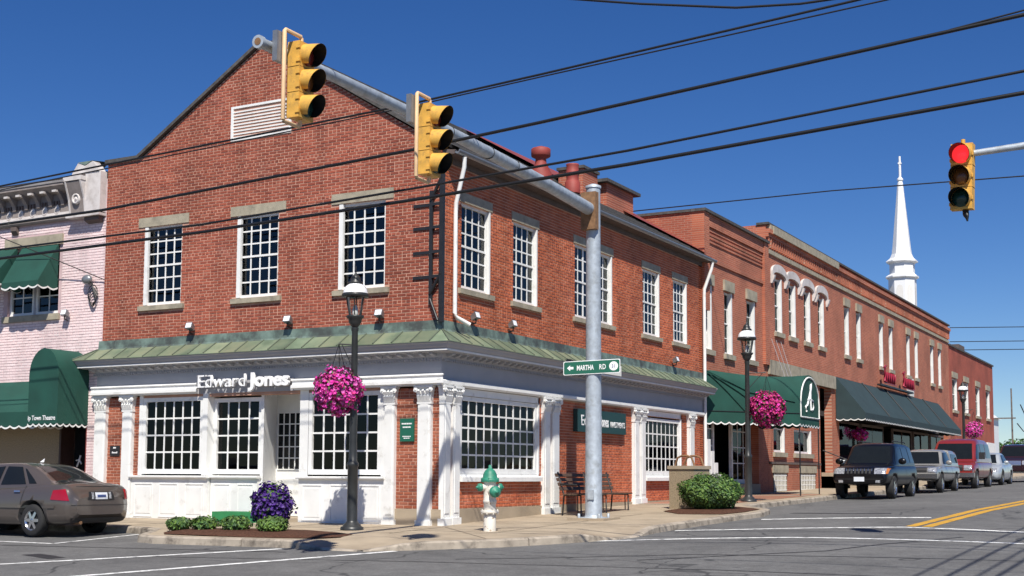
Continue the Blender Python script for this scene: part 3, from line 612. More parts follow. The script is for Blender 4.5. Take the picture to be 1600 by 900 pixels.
for u0, u1 in ((-.02,.24),(.34,.6),(4.3,4.6),(4.72,5.06),(9.45,9.77),(9.88,10.2),(13.45,13.85)): pilaster(xB, u0, u1, gz(u0)-.06)
# shopfront, front
def panelled(xf, u0, u1, z0, z1, o, n):
    b = MB(xf); b.box(u0, u1, o-.2, o, z0, z1); wps = b.build('wainscot', M['white_paint'], B1); pw = (u1-u0)/n
    for k in range(n):
        b = MB(xf); a, c = u0+k*pw+.1, u0+(k+1)*pw-.1; t = .022
        b.box(a, c, o, o+.012, z0+.28, z0+.28+t); b.box(a, c, o, o+.012, z1-.12-t, z1-.12); b.box(a, a+t, o, o+.012, z0+.28+t, z1-.12-t); b.box(c-t, c, o, o+.012, z0+.28+t, z1-.12-t); b.box(a+.06, c-.06, o, o+.008, z0+.36, z1-.2)
        b.build('raised_panel', M['white_paint'], wps)
    b = MB(xf); b.prism([(o-.15,z1),(o+.07,z1),(o+.08,z1+.02),(o+.08,z1+.045),(o-.15,z1+.06)], u0-.03, u1+.03); b.build('ledge', M['white_paint'], wps)
panelled(xA, -8.22, -5.95, -.25, .9, .06, 3); panelled(xA, -5.93, -4.62, -.25, .9, -.02, 2); panelled(xA, -3.45, -1.29, -.25, .9, .06, 3)
def shopwin(xf, u0, u1, z0, z1, c, r, o): return window(B1, xf, u0, u1, z0, z1, c, r, o=o, fr=.09, mt=.036, sash=False, gm='glass_shop')
shopwin(xA, -7.95, -6.15, .99, 2.70, 6, 4, -.02); shopwin(xA, -6.0, -4.64, .99, 2.66, 4, 4, -.2); shopwin(xA, -3.24, -1.40, .99, 2.70, 6, 4, -.02)
b = MB(xA); b.box(-8.06, -7.955, -.1, .03, .96, 2.76); b.box(-6.145, -6.005, -.35, .05, .96, 2.76); b.prism([(-4.64,-.12),(-4.56,-.12),(-4.90,-1.0),(-4.98,-1.0)], -.2, 2.76, 2); b.prism([(-3.245,.03),(-3.47,.03),(-4.12,-1.0),(-3.9,-1.0)], -.2, 2.76, 2); b.box(-1.395, -1.285, -.1, .03, .96, 2.76); b.box(-8.0, -1.3, -1.05, -.06, 2.762, 2.80); b.box(-4.95, -4.08, -1.02, -.97, 2.45, 2.76)
b.build('shopfront_frame', M['white_paint'], B1)
DX, DO = -4.92, -.96
b = MB(xA); b.box(DX, DX+.82, DO-.05, DO, .08, 2.45); dr = b.build('door', M['white_paint'], B1)
b = MB(xA); b.box(DX+.1, DX+.72, DO, DO+.012, .25, .9); b.box(DX+.17, DX+.65, DO+.012, DO+.02, .33, .82); b.build('lower_panel', M['white_paint'], dr)
b = MB(xA)
for k in range(5): b.box(DX+.09+k*.16-.012, DX+.09+k*.16+.012, DO, DO+.025, 1.1, 2.35)
for k in range(6): b.box(DX+.08, DX+.74, DO, DO+.024, 1.1+k*.25-.011, 1.1+k*.25+.011)
b.build('muntins', M['white_paint'], dr)
for i in range(4):
    for j in range(5): pane(dr, xA, DX+.102+i*.16, DX+.238+i*.16, DO+.008, 1.112+j*.25, 1.338+j*.25, 'car_glass')
b = MB(xA); b.tube([(DX+.77,DO,1.0),(DX+.77,DO+.05,1.02),(DX+.77,DO+.05,1.14),(DX+.77,DO,1.16)], .012, 6); b.build('handle', M['black_iron'], dr)
b = MB(xA); b.box(-5.9, -3.5, -1.0, -.05, -.2, .07); b.build('doorstep', M['concrete'], B1)
# shopfront, side street
shopwin(xB, .72, 4.1, 1.02, 2.60, 10, 5, -.04); shopwin(xB, 10.28, 12.9, 1.02, 2.56, 8, 4, -.04)
for a, c in ((.66,4.17),(10.22,12.96)):
    b = MB(xB); b.prism([(-.1,.98),(.10,.975),(.12,.95),(.12,.86),(-.1,.86)], a, c); b.box(a, c, -.1, .02, .86, 1.015); b.box(a, a+.06, -.1, .03, 1.015, 2.74); b.box(c-.06, c, -.1, .03, 1.015, 2.74); b.box(a, c, -.1, .03, 2.61, 2.75); b.build('window_surround', M['white_paint'], B1)
for zc in (.5,):
    b = MB(xB); b.box(.9, 4.0, -1.2, -1.15, .9, 2.5); b.build('inner_blind', M['interior'], B1)
# roof ventilators and chimneys
def lathe_part(nm, prof, c, m, n=14): b = MB(); b.lathe(prof, c, n); return b.build(nm, M[m], B1)
lathe_part('roof_ventilator', [(.30,0),(.30,.3),(.15,.62),(.14,.74),(.23,.78),(.255,.81),(.255,.97),(.23,1.0),(.05,1.06)], (-1.5,7.15,8.36), 'red_vent')
lathe_part('roof_ventilator', [(.21,0),(.21,.3),(.19,.32),(.17,.36),(.17,.5),(.185,.52),(.185,.58),(.17,.6),(.17,.76),(.18,.80),(.1,.82)], (-1.5,9.0,8.55), 'red_vent')
b = MB(); b.box(-2.3, -1.55, 9.75, 10.7, 8.3, 9.42); ch = b.build('chimney', M['far_brick_A'], B1); b = MB(); b.box(-2.34, -1.5, 9.7, 10.75, 9.42, 9.5); b.build('cap', M['slate'], ch)
b = MB(); b.box(-2.6, -1.5, 11.2, 13.1, 8.3, 9.3); ch = b.build('chimney', M['far_brick_A'], B1); b = MB(); b.box(-2.7, -1.38, 11.0, 13.4, 9.3, 9.39); b.build('cap', M['slate'], ch)
# signs on the building
sg = thing('letter_sign', 'white raised letters reading EdwardJones above the shop entrance', 'sign', (-4.85, -.2, 2.9))
b = MB(xA); b.box(-6.1, -3.62, .032, .10, 2.96, 3.02); b.build('raceway', M['cornice_paint'], sg)
def fit(o, axis, lo, hi):
    vs = [v.co[axis] for v in o.data.vertices]; a, c = min(vs), max(vs); k = (hi-lo)/(c-a)
    for v in o.data.vertices: v.co[axis] = lo+(v.co[axis]-a)*k
t = ctext('letters', 'Edward', .40, 'sign_white', sg, (0, 0, 0), (1,0,0), (0,0,1), .03, -.002); t.location = Vector((0, -.17, 2.88))-org(sg); fit(t, 0, -6.18, -4.84)
bm_ = bmesh.new(); bm_.from_mesh(t.data); seen = set(); isl = []
for v in bm_.verts:
    if v in seen: continue
    st, comp = [v], []
    while st:
        q = st.pop()
        if q in seen: continue
        seen.add(q); comp.append(q); st += [e_.other_vert(q) for e_ in q.link_edges]
    isl.append((min(q.co.x for q in comp), max(q.co.x for q in comp), max(q.co.z for q in comp)))
bm_.free(); isl.sort(); zx = isl[2][2]; zc = isl[0][2] if isl else .28
for k, (x0, x1, zt) in enumerate(isl[:6]):       # slab serifs of the first word
    ch = 'Edward'[k]; w_ = x1-x0; S_ = []
    if ch == 'E': S_ = [(x0-.03, x0+.09, 0), (x0-.03, x0+.09, zt-.028)]
    if ch == 'd': S_ = [(x1-.10, x1-.03, zt-.028), (x1-.04, x1+.025, 0)]
    if ch == 'w': S_ = [(x0-.03, x0+.075, zt-.025), (x1-.075, x1+.03, zt-.025)]
    if ch == 'a': S_ = [(x1-.03, x1+.03, 0)]
    if ch == 'r': S_ = [(x0-.03, x0+.09, 0), (x0-.03, x0+.03, zt-.025)]
    b = MB(xA)
    for q in S_: b.box(q[0], q[1], .142, .198, 2.88+q[2], 2.88+q[2]+(q[3] if len(q) > 3 else .027))
    if S_: b.build('serif', M['sign_white'], sg)
t = ctext('letters', 'Jones', .40, 'sign_white', sg, (0, 0, 0), (1,0,0), (0,0,1), .03, .016); t.location = Vector((0, -.17, 2.88))-org(sg); fit(t, 0, -4.76, -3.66)
sg = thing('wall_plaque', 'green plaque with white lines of lettering on the brick pier right of the shopfront', 'sign', (-.76, -.03, 1.9))
b = MB(xA); b.box(-.93, -.60, .013, .05, 1.66, 2.12); b.build('board', M['sign_green'], sg)
b = MB(xA)
for z, l in ((2.0,.24),(1.93,.19),(1.75,.2),(1.715,.14)):
    u = -.765-l/2
    while u < -.765+l/2: w_ = random.uniform(.02,.045); b.box(u, min(u+w_, -.765+l/2), .05, .054, z, z+(.028 if z > 1.8 else .018)); u += w_+.008
b.build('lettering', M['sign_white'], sg)['kind'] = 'stuff'
sg = thing('wall_plaque', 'small black plaque with white lettering between the two left pilasters', 'sign', (-8.8, -.03, 1.5))
b = MB(xA); b.box(-8.95, -8.65, .013, .03, 1.40, 1.63); b.box(-8.95, -8.65, .03, .034, 1.52, 1.535); b.box(-8.93, -8.67, .03, .034, 1.415, 1.428); b.build('board', M['plastic_black'], sg)
b = MB(xA)
for k in range(3): b.box(-8.845+k*.03, -8.822+k*.03, .03, .034, 1.565, 1.60)
for k in range(5): b.box(-8.88+k*.035, -8.855+k*.035, .03, .034, 1.455, 1.455+(.04 if k in (0, 4) else .028))
b.build('lettering', M['sign_white'], sg)['kind'] = 'stuff'
sg = thing('wall_sign', 'dark teal box sign with white lettering on the side wall behind the signal pole', 'sign', (.1, 7.3, 2.2))
b = MB(xB); b.box(5.95, 8.8, .013, .13, 2.04, 2.58); b.build('box', M['sign_teal'], sg)
t = ctext('lettering', 'Edward', .36, 'sign_white', sg, (0, 0, 0), (0,1,0), (0,0,1), .003, .002); t.location = Vector((.133, 0, 2.20))-org(sg); fit(t, 1, 6.15, 7.2)
t = ctext('lettering', 'Jones', .36, 'sign_white', sg, (0, 0, 0), (0,1,0), (0,0,1), .003, .008); t.location = Vector((.133, 0, 2.20))-org(sg); fit(t, 1, 7.24, 7.72)
t = ctext('lettering', 'INVESTMENTS', .2, 'sign_white', sg, (0, 0, 0), (0,1,0), (0,0,1), .003, .001); t.location = Vector((.133, 0, 2.20))-org(sg); fit(t, 1, 7.84, 8.72)
# floodlights on the pent roof
FL = [(xA,-6.55,'leftmost'),(xA,-3.75,'middle'),(xA,-1.5,'right')]
def flood(p, out, lab):
    t = thing('floodlight', lab, 'floodlight', p, math.atan2(out[1], out[0]), 'floodlights above the shopfronts')
    b = MB(); b.tube([(0,0,0),(.1,0,.02),(.1,0,.1)], .018, 6); b.build('arm', M['lamp_iron'], t, True)
    b = MB(); b.add([(.03,-.07,.07),(.03,.07,.07),(.0,.06,.17),(.0,-.06,.17),(.16,-.095,.12),(.16,.095,.12),(.12,.095,.25),(.12,-.095,.25)], [(0,1,2,3),(4,5,6,7),(0,1,5,4),(1,2,6,5),(2,3,7,6),(3,0,4,7)]); h = b.build('housing', M['grey_lamp'], t, True)
    b = MB(); b.add([(.163,-.08,.132),(.163,.08,.132),(.126,.08,.24),(.126,-.08,.24)], [(0,1,2,3)]); b.build('lens', M['frost'], h, True)
for x, lab in ((-6.5,'grey floodlight above the left shop window'),(-3.75,'grey floodlight above the shop door'),(-1.4,'grey floodlight on the copper roof behind the near street lamp')): flood((x, -.05, 4.1), (0, -1), lab)
for y, lab in ((1.1,'pale square floodlight beside the corner downspout'),(2.7,'small floodlight under the second side window'),(12.3,'grey floodlight at the far end of the copper roof')): flood((.05, y, 4.1), (1, 0), lab)
flood((-10.45, -.05, 4.62), (0, -1), 'grey floodlight on the pink painted brick wall')

# ------------------------------------------------------------------ pink painted building at the left
PK = thing('painted_brick_building', 'pale pink painted brick building with ornate bracketed cornice and green awnings', 'building', (-13, 6, 0))
opP = [(-12.62,-10.85,4.82,6.5),(-16.4,-14.6,4.82,6.5)]
b = MB(xA); cells(b, -17.5, -9.335, 2.6, 7.95, opP, -.25, 0); pw_ = b.build('front_wall', M['mortar_pink'], PK)
b = MB(xA); b.box(-9.74, -9.335, -.25, 0, -.4, 2.6); pp_ = b.build('pier', M['mortar_pink'], PK)
bricks(pw_, xA, 3.0, 7.05, lambda z: (-16.5, -9.345), [(a-.14, c+.1, d-.16, e+.28) for a, c, d, e in opP], 'brick_pink', nind=200)
bricks(pp_, xA, 0, 3.0, lambda z: (-9.74, -9.42), [], 'brick_pink')
b = MB(); b.box(-17.5, -17.25, .25, 12, -.3, 8.2); b.box(-17.5, -9.6, 11.8, 12, -.3, 8.2); b.box(-17.5, -9.6, .2, 12, 8.0, 8.2); b.box(-17, -9.6, .26, 11.8, 2.65, 2.9); b.box(-17, -9.6, 2.2, 11.8, -.1, 8); b.build('inner_walls', M['interior'], PK)
for q in opP:
    um = (q[0]+q[1])/2
    for a, c in ((q[0], um-.03), (um+.03, q[1])): window(PK, xA, a, c, q[2], q[3], 2, 4, o=-.12, fr=.07)
    b = MB(xA); b.box(um-.03, um+.03, -.2, -.06, q[2], q[3]); b.build('mullion', M['grey_paint'], PK)
    b = MB(xA); b.box(q[0]-.12, q[1]+.12, -.15, .06, q[3]+.002, q[3]+.25); b.build('lintel', M['stone'], PK)
    b = MB(xA); b.box(q[0]-.12, q[1]+.08, -.15, .07, q[2]-.15, q[2]-.002); b.build('sill', M['stone'], PK)
# cornice
b = MB(xA); b.prism([(0,7.06),(.08,7.06),(.12,7.1),(.12,7.16),(.06,7.18),(.03,7.18),(.03,7.72),(.20,7.76),(.30,7.84),(.34,7.86),(.34,7.92),(0,8.0)], -17.5, -10.45); b.build('cornice', M['cornice_taupe'], PK)
b = MB(xA); b.box(-17.5, -10.45, .03, .14, 7.165, 7.2); b.prism([(.28,7.925),(.36,7.925),(.38,7.97),(.28,8.0)], -17.5, -10.4); b.box(-17.5, -10.5, .031, .06, 7.2, 7.27); b.build('cornice_moulding', M['pink_trim'], PK)
cb = MB(xA); cb.prism([(.03,-.32),(.07,-.32),(.10,-.2),(.2,-.07),(.32,-.05),(.32,0),(.03,0)], -.055, .055); cbm = cb.mesh('cornice_bracket', M['cornice_taupe'])
cw = MB(xA); cw.prism([(.28,-.05),(.35,-.05),(.35,0),(.28,0)], -.065, .065); cwm = cw.mesh('bracket_cap', M['pink_trim'])
rs = MB(xA); rs.lathe([(.09,.031),(.09,.06),(.05,.075),(.05,.06),(.02,.06),(.01,.08)], (0,0,0), 10, 'y'); rs.prism([(-.09,.06),(0,.17),(.09,.06)], .032, .05, 1); rsm = rs.mesh('rosette', M['pink_trim'])
u = -10.75
while u > -16:
    o = link('cornice_bracket', cbm, PK, Vector((u, 0, 7.76))-org(PK)); link('bracket_cap', cwm, o); link('rosette', rsm, PK, Vector((u-.2, 0, 7.31))-org(PK)); u -= .42
b = MB(xA); u = -16.
while u < -10.5: b.box(u, u+.05, .03, .07, 7.46, 7.56); u += .1
o = b.build('dentils', M['brown_trim'], PK); o['kind'] = 'stuff'
b = MB(xA); b.box(-9.86, -9.36, 0, .20, 7.14, 8.1); b.box(-10.40, -9.86, 0, .14, 7.1, 7.18); b.box(-10.44, -9.345, 0, .24, 7.05, 7.11); b.box(-10.44, -9.84, .0, .36, 7.92, 8.02); b.prism([(-10.30,8.1),(-9.40,8.1),(-9.46,8.2),(-9.62,8.36),(-9.86,8.27),(-10.1,8.36)], 0, .22, 1); b.build('end_block', M['pink_trim'], PK)
b = MB(xA); b.prism([(0,7.18),(.15,7.18),(.2,7.5),(.34,7.9),(0,7.9)], -10.36, -9.90); eb = b.build('end_bracket', M['cornice_taupe'], PK)
b = MB(xA)
for q in (-10.40, -9.90): b.prism([(0,7.18),(.17,7.18),(.22,7.5),(.36,7.91),(0,7.91)], q, q+.045)
b.build('bracket_edge', M['pink_trim'], eb)
b = MB(xA); b.lathe([(.13,.16),(.13,.24),(.09,.25),(.09,.21),(.05,.22),(.03,.26)], (-10.13, 0, 7.5), 14, 'y'); b.build('roundel', M['pink_trim'], eb)
b = MB(xA); b.add([(-10.1,.23,8.37),(-9.62,.23,8.37),(-9.86,.23,8.28),(-10.1,-.3,8.44),(-9.62,-.3,8.44),(-9.86,-.3,8.25)], [(0,2,5,3),(2,1,4,5),(0,1,2)]); b.build('crest', M['copper_flash'], PK)
b = MB(xA); b.prism([(.02,6.900),(.16,6.960),(.16,7.040),(.02,7.040)], -9.9, -9.42); b.build('console', M['brown_trim'], PK); b = MB(xA); b.prism([(.02,6.840),(.1,6.940),(.1,7.040),(.02,7.040)], -12.5, -12.3); b.build('console', M['brown_trim'], PK)
# window awnings
def shed(parent, u0, u1, zt, zb, o, xf, m, val=.16, tr='awning_trim'):
    b = MB(xf); b.add([(u0,.03,zt),(u1,.03,zt),(u1,o,zb),(u0,o,zb)], [(0,1,2,3)]); b.add([(u0,.03,zt),(u0,o,zb),(u0,.03,zb)], [(0,1,2)]); b.add([(u1,.03,zt),(u1,o,zb),(u1,.03,zb)], [(0,1,2)])
    P0, P1 = Vector(xf(u0, o, 0)), Vector(xf(u1, o, 0)); c = MB(); fabric(c, P0, P1, zb, zb-val, .05)
    Q0, Q1 = Vector(xf(u0, .03, 0)), Vector(xf(u1, .03, 0)); fabric(c, Q0, P0, zb, zb-val, .05); fabric(c, P1, Q1, zb, zb-val, .05)
    b.add([], []); bb = MB(); bb.v = b.v+c.v; bb.f = b.f+[[i+len(b.v) for i in f] for f in c.f]; bb.m = b.m+c.m; bb.sm = b.sm+c.sm
    a = bb.build('awning', M[m], parent, recalc=False)
    e = MB(); up = Vector(xf(0, 1, 0))-Vector(xf(0, 0, 0)); scallop(e, P0, P1, zb-val, up*.006, .05); sd = (P1-P0).normalized(); scallop(e, Q0, P0, zb-val, -sd*.006, .05); scallop(e, P1, Q1, zb-val, sd*.006, .05); e.build('scalloped_hem', M[tr], a, recalc=False)
    return a
shed(PK, -12.12, -10.86, 6.52, 5.55, .62, xA, 'awning_green', .12); shed(PK, -13.5, -12.3, 6.52, 5.7, .75, xA, 'awning_green', .1)
shed(PK, -16.5, -10.5, 3.2, 2.42, .8, xA, 'awning_green', .33)
# barrel canopy over the theatre door
b = MB(); R0, xc, yd = .48, -10.2, -.92; arc = [(xc-R0*1.0, 2.12)]+[(xc-R0*cos(pi*k/14), 3.25+.62*sin(pi*k/14)) for k in range(15)]+[(xc+R0, 2.12)]
vs = []
for y in (0, yd*.5, yd): vs += [(x, y, z) for x, z in arc]
n_ = len(arc); b.add(vs, [(j*n_+i, j*n_+i+1, (j+1)*n_+i+1, (j+1)*n_+i) for j in range(2) for i in range(n_-1)], True); b.add([(x, yd, z) for x, z in arc], [list(range(n_))])
cn = b.build('barrel_canopy', M['awning_green'], PK, recalc=False)
e = MB(); scallop(e, (xc-R0, yd, 0), (xc+R0, yd, 0), 2.12, (0, -.006), .05, wv=.2); scallop(e, (xc+R0, yd, 0), (xc+R0, 0, 0), 2.12, (.006, 0), .05, wv=.2); e.build('scalloped_hem', M['awning_trim'], cn, recalc=False)
t = ctext('lettering', 'ip Town Theatre', .15, 'sign_white', cn, (0,0,0), (1,0,0), (0,0,1), .002, .002); t.location = Vector((0, yd-.008, 2.21))-org(cn); fit(t, 0, xc-R0+.02, xc+R0-.05)
b = MB(xA); b.box(-17.2, -10.75, -.3, -.2, -.3, 2.7); b.build('shop_board', M['aggregate'], PK)
b = MB(xA); b.box(-10.72, -9.76, -.55, -.5, -.1, 2.65); b.box(-10.76, -10.70, -.5, -.1, -.1, 2.65); td = b.build('door', M['door_dark'], PK)
for s in (-10.66, -10.2): b = MB(xA); b.box(s, s+.38, -.5, -.49, .3, 2.1); b.build('pane', M['car_glass'], td)
b = MB(xA)
for s in (-10.5, -10.03): b.tube([(s-.05,-.48,1.15),(s+.02,-.48,1.3),(s+.06,-.48,1.42)], .02, 5); b.tube([(s-.08,-.48,1.3),(s+.02,-.48,1.32),(s+.1,-.48,1.22)], .018, 5)
b.build('door_emblem', M['sign_white'], td)
b = MB(xA); b.box(-9.76, -9.735, -.5, .01, -.1, 2.6); b.build('door_casing', M['red_roof'], PK)

# ------------------------------------------------------------------ side-street buildings
def shell(T, y0, y1, ztop, ops, m='far_brick', xback=-11, corn=None):
    b = MB(xB); cells(b, y0, y1, -.2, ztop, ops, -.3, 0); w_ = b.build('street_wall', M[m+'_B'], T)
    b = MB(); b.box(xback, -.301, y0, y0+.3, -.2, ztop); b.build('side_wall', M[m+'_A'], T)
    b = MB(); b.box(xback, -.301, y1-.3, y1, -.2, ztop-.01); b.box(xback, xback+.3, y0+.3, y1-.3, -.2, ztop-.02); b.box(xback+.3, -.3, y0+.3, y1-.3, ztop-.8, ztop-.6); b.box(xback+.3, -.3, y0+.3, y1-.3, 3.4, 3.6); b.box(xback+.3, -1.8, y0+.3, y1-.3, 0, ztop-.9); b.build('inner_walls', M['interior'], T)
    return w_
def tall(T, y0, y1, z0, z1, o=-.16, lint='block', rows=2, cols=1, blind=True, sash=True):
    W_ = window(T, xB, y0, y1, z0, z1, cols, rows, o=o, fr=.07, mt=.025, sash=sash)
    b = MB(xB); b.box(y0-.1, y1+.1, -.1, .09, z0-.16, z0-.002); b.build('sill', M['stone'], W_)
    if lint == 'block': b = MB(xB); b.box(y0-.1, y1+.1, -.1, .07, z1+.002, z1+.34); b.build('lintel', M['stone'], W_)
    if blind: b = MB(xB); zb_ = z0+(z1-z0)*random.choice((.45, .5, .5, .7)); b.box(y0+.06, y1-.06, o-.05, o-.04, zb_, z1-.05); b.build('blind', M['blind'], W_)
    b = MB(xB); b.box(y1-.09, y1-.001, o+.046, .004, z0+.002, z1-.002); b.build('reveal_board', M['white_paint'], W_)
    return W_
T2 = thing('brick_building', 'narrow red brick building with stepped brick cornice and green barrel canopy', 'building', (-5, 18, 0))
y0, y1 = 14.79, 21.15
op2 = [(14.95,15.65,4.82,6.82),(16.8,17.55,4.82,6.82),(19.0,19.85,4.82,6.82)]
low2 = [(15.0,20.1,.55,3.1)]
shell(T2, y0, y1, 9.0, op2+low2)
for q in op2: tall(T2, *q, cols=2, rows=4)
b = MB(xB)
b.box(y0, y0+.45, .001, .10, 6.0, 9.0); b.box(y1-.45, y1, .001, .10, 4.8, 9.0)
b.box(y0+.45, y1-.45, .001, .05, 7.55, 7.66); b.box(y0+.45, y1-.45, .001, .07, 8.62, 9.0); b.build('cornice_piers', M['far_brick_B'], T2)
for k in range(4): b = MB(xB); b.box(y0+.45, y1-.45, .001, .03+.0*k, 8.13+k*.12, 8.19+k*.12); b.build('brick_course', M['far_brick_B'], T2)
b = MB(xB); b.box(y0-.05, y1, -.32, .16, 9.002, 9.09); b.build('coping', M['slate'], T2)
b = MB(); b.box(-11, -.33, y0-.06, y0+.34, 9.002, 9.085); b.build('coping', M['slate'], T2)
b = MB(); b.box(-2.2, -.9, 19.3, 21.0, 9.0, 9.42); b.build('roof_hatch', M['brown_trim'], T2)
# recessed entry glazing
b = MB(xB); b.box(15.0, 20.1, -1.2, -1.1, .3, 3.1); b.box(15.0, 20.1, -1.2, 0, 3.102, 3.2); b.build('entry_wall', M['interior'], T2)
for a, c, o in ((14.98,16.2,-.2),(16.7,17.7,-.75),(18.1,20.05,-.3)):
    window(T2, xB, a, c, .75, 3.08, 3, 4, o=o, fr=.12, mt=.035, sash=False, gm='glass_shop')
b = MB(xB); b.box(15.0, 20.1, -.4, .05, .2, .74); b.build('entry_plinth', M['concrete'], T2)
b = MB(xB)
for k in range(4): b.box(15.0+k*.32, 15.26+k*.32, .02, .07, .74, 2.1-k*.35)
b.build('white_baluster', M['white_paint'], T2)
# green canopy: left side runs slantwise from the wall to the arched front with the monogram
XF, ya, yb = 2.1, 17.75, 19.95; ym = (ya+yb)/2
def arch(a, c, zb, zs, zt, n=16, p=2.): 
    def sp(v, e): return math.copysign(abs(v)**e, v)
    return [(a, zb)]+[((a+c)/2-(c-a)/2*sp(cos(pi*k/n), 2/p if k < n/2 else 1), zs+(zt-zs)*sp(max(0, sin(pi*k/n)), 2/p if k < n/2 else 1)) for k in range(n+1)]+[(c, zb)]
secs = []
for k in range(7):
    t = k/6; secs.append([(XF*t, y, z) for y, z in arch(14.95+(ya-14.95)*t, 20.1+(yb-20.1)*t, 2.78, 3.3, 4.22-.1*sin(pi*t), p=2+7*(1-t)**1.5)])
n_ = len(secs[0]); b = MB(); b.add([p for s in secs for p in s], [(j*n_+i, j*n_+i+1, (j+1)*n_+i+1, (j+1)*n_+i) for j in range(6) for i in range(n_-1)], True); b.add(secs[-1], [list(range(n_))])
cp = b.build('canopy', M['awning_green'], T2, recalc=False)
for fy, fz in ((1.0,2.8),(1.5,2.8),(2.0,3.3)):
    c = MB(); t1 = fy/2.1; c.tube([(.03, 14.97, 4.18), (fy*.5, 14.95+(ya-14.95)*t1*.5-.03, 3.55), (fy, 14.95+(ya-14.95)*t1-.03, fz)], .016, 5); c.build('fabric_fold', M['awning_green'], cp)
c = MB(); c.tube([(0,14.93,2.95),(XF,ya-.02,2.95)], .012, 5); c.build('fabric_seam', M['black_iron'], cp)
c = MB(); P = [(0,14.95,0),(XF,ya,0),(XF,yb,0),(0,20.1,0)]
for p, q in zip(P, P[1:]): fabric(c, p, q, 2.78, 2.62, .06)
c.build('valance', M['awning_green'], cp, recalc=False)
c = MB(); scallop(c, P[0], P[1], 2.62, (.004,-.006), .06); scallop(c, P[1], P[2], 2.62, (.006,0), .06); c.build('scalloped_hem', M['awning_trim'], cp, recalc=False)
c = MB(); c.tube([(XF+.01, y, z) for y, z in arch(ya+.06, yb-.06, 2.85, 3.3, 4.14)]+[(XF+.01, ya+.06, 2.85)], .028, 6); c.build('arch_piping', M['awning_trim'], cp)
c = MB(); c.tube([(XF+.012,18.45,3.05),(XF+.012,18.35,3.2),(XF+.012,18.55,3.25),(XF+.012,18.95,3.75),(XF+.012,19.0,3.98),(XF+.012,18.93,3.9),(XF+.012,18.9,3.5),(XF+.012,18.95,3.1)], .035, 6); c.tube([(XF+.013,18.6,3.42),(XF+.013,18.85,3.46),(XF+.013,19.2,3.4),(XF+.013,19.25,3.2),(XF+.013,19.1,3.1)], .03, 6); c.build('monogram', M['sign_white'], cp)
for y in (ya+.03, yb-.03): c = MB(); c.tube([(XF-.03, y, gz(y)-.02), (XF-.03, y, 2.8)], .022, 8); c.build('post', M['black_iron'], cp)
c = MB(); c.tube([(XF-.03, ya, 1.45), (XF-.03, yb, 1.45)], .015, 6); c.build('rail', M['black_iron'], cp)
for k in range(3): c = MB(); c.tube([(.02, 21.6+k*.55, 5.75), (1.3, 19.0+k*.4, 4.1)], .009, 5); c.build('guy_wire', M['wire_pale'], cp)

T3 = thing('brick_building', 'long red brick commercial building with corbelled cornice and slate blue shop awning', 'building', (-5, 38, 0))
y0, y1 = 21.16, 55.45
arched = [(22.1,22.95),(23.8,24.65),(25.75,26.6),(27.7,28.55)]
pairs = [(31.7,32.45),(33.75,34.5),(38.0,38.75),(40.0,40.75),(43.9,44.65),(45.9,46.65),(50.0,50.8),(52.2,53.0)]
op3 = [(a, c, 6.05, 8.0) for a, c in arched]+[(a, c, 6.05, 8.1) for a, c in pairs]+[(21.75,23.05,1.83,2.7),(24.2,26.45,1.83,2.7),(27.75,29.5,.9,4.5),(30.6,54.6,.4,4.2)]
shell(T3, y0, y1, 9.7, op3)
for a, c in arched:
    W_ = tall(T3, a, c, 6.05, 8.0, lint=None, rows=4, cols=2)
    b = MB(xB); m_ = (a+c)/2; hw = .86; out_ = [(m_-hw*cos(pi*k/14), 8.16+.30*sin(pi*k/14)) for k in range(15)]; inn = [(m_+(hw-.14)*cos(pi*k/10), 8.04+.14*sin(pi*k/10)) for k in range(11)]
    b.prism([(m_-hw, 8.0)]+out_+[(m_+hw, 8.0), (m_+hw-.12, 8.0)]+inn+[(m_-hw+.12, 8.0)], .0, .08, 1)
    for q_ in (m_-hw+.06, m_+hw-.06): b.prism([(.0,7.72),(.06,7.72),(.12,7.86),(.16,8.0),(.0,8.0)], q_-.07, q_+.07)
    b.build('window_hood', M['pink_trim'], W_)
for a, c in pairs: tall(T3, a, c, 6.05, 8.1)
b = MB(xB); b.box(y0, y1, .001, .06, 8.72, 8.86); b.build('belt_course', M['stone'], T3)
b = MB(xB); b.box(y0, y1, .001, .10, 9.28, 9.4); b.box(y0, y1, .001, .16, 9.4, 9.55); b.build('cornice_band', M['far_brick_B'], T3)
cb = MB(xB); cb.box(-.06, .06, .001, .085, 0, .34); cm_ = cb.mesh('corbel', M['far_brick_B'])
u = y0+.15; k = 0; rest = MB(xB)
while u < y1: link('corbel', cm_, T3, Vector((0, u, 8.94))-org(T3)); u += .26
b = MB(xB); b.box(y0-.05, y1, -.32, .12, 9.702, 9.78); b.build('coping', M['slate'], T3)
b = MB(xB); b.box(21.5, 30.3, .161, .2, 9.42, 9.69); b.box(21.3, 30.3, -.28, .155, 9.552, 9.701); b.build('stone_parapet', M['stone'], T3)
b = MB(xB); b.box(21.2, 29.9, -.1, .09, 4.5, 5.0); b.build('stone_lintel', M['stone'], T3)
tall(T3, 21.75, 23.05, 1.83, 2.7, o=-.14, lint=None, sash=False, rows=1, blind=False); tall(T3, 24.2, 26.45, 1.83, 2.7, o=-.14, lint=None, sash=False, rows=1, cols=2)
b = MB(xB); b.box(21.2, 27.6, .002, .06, 1.42, 1.5); b.build('water_table', M['brown_trim'], T3)
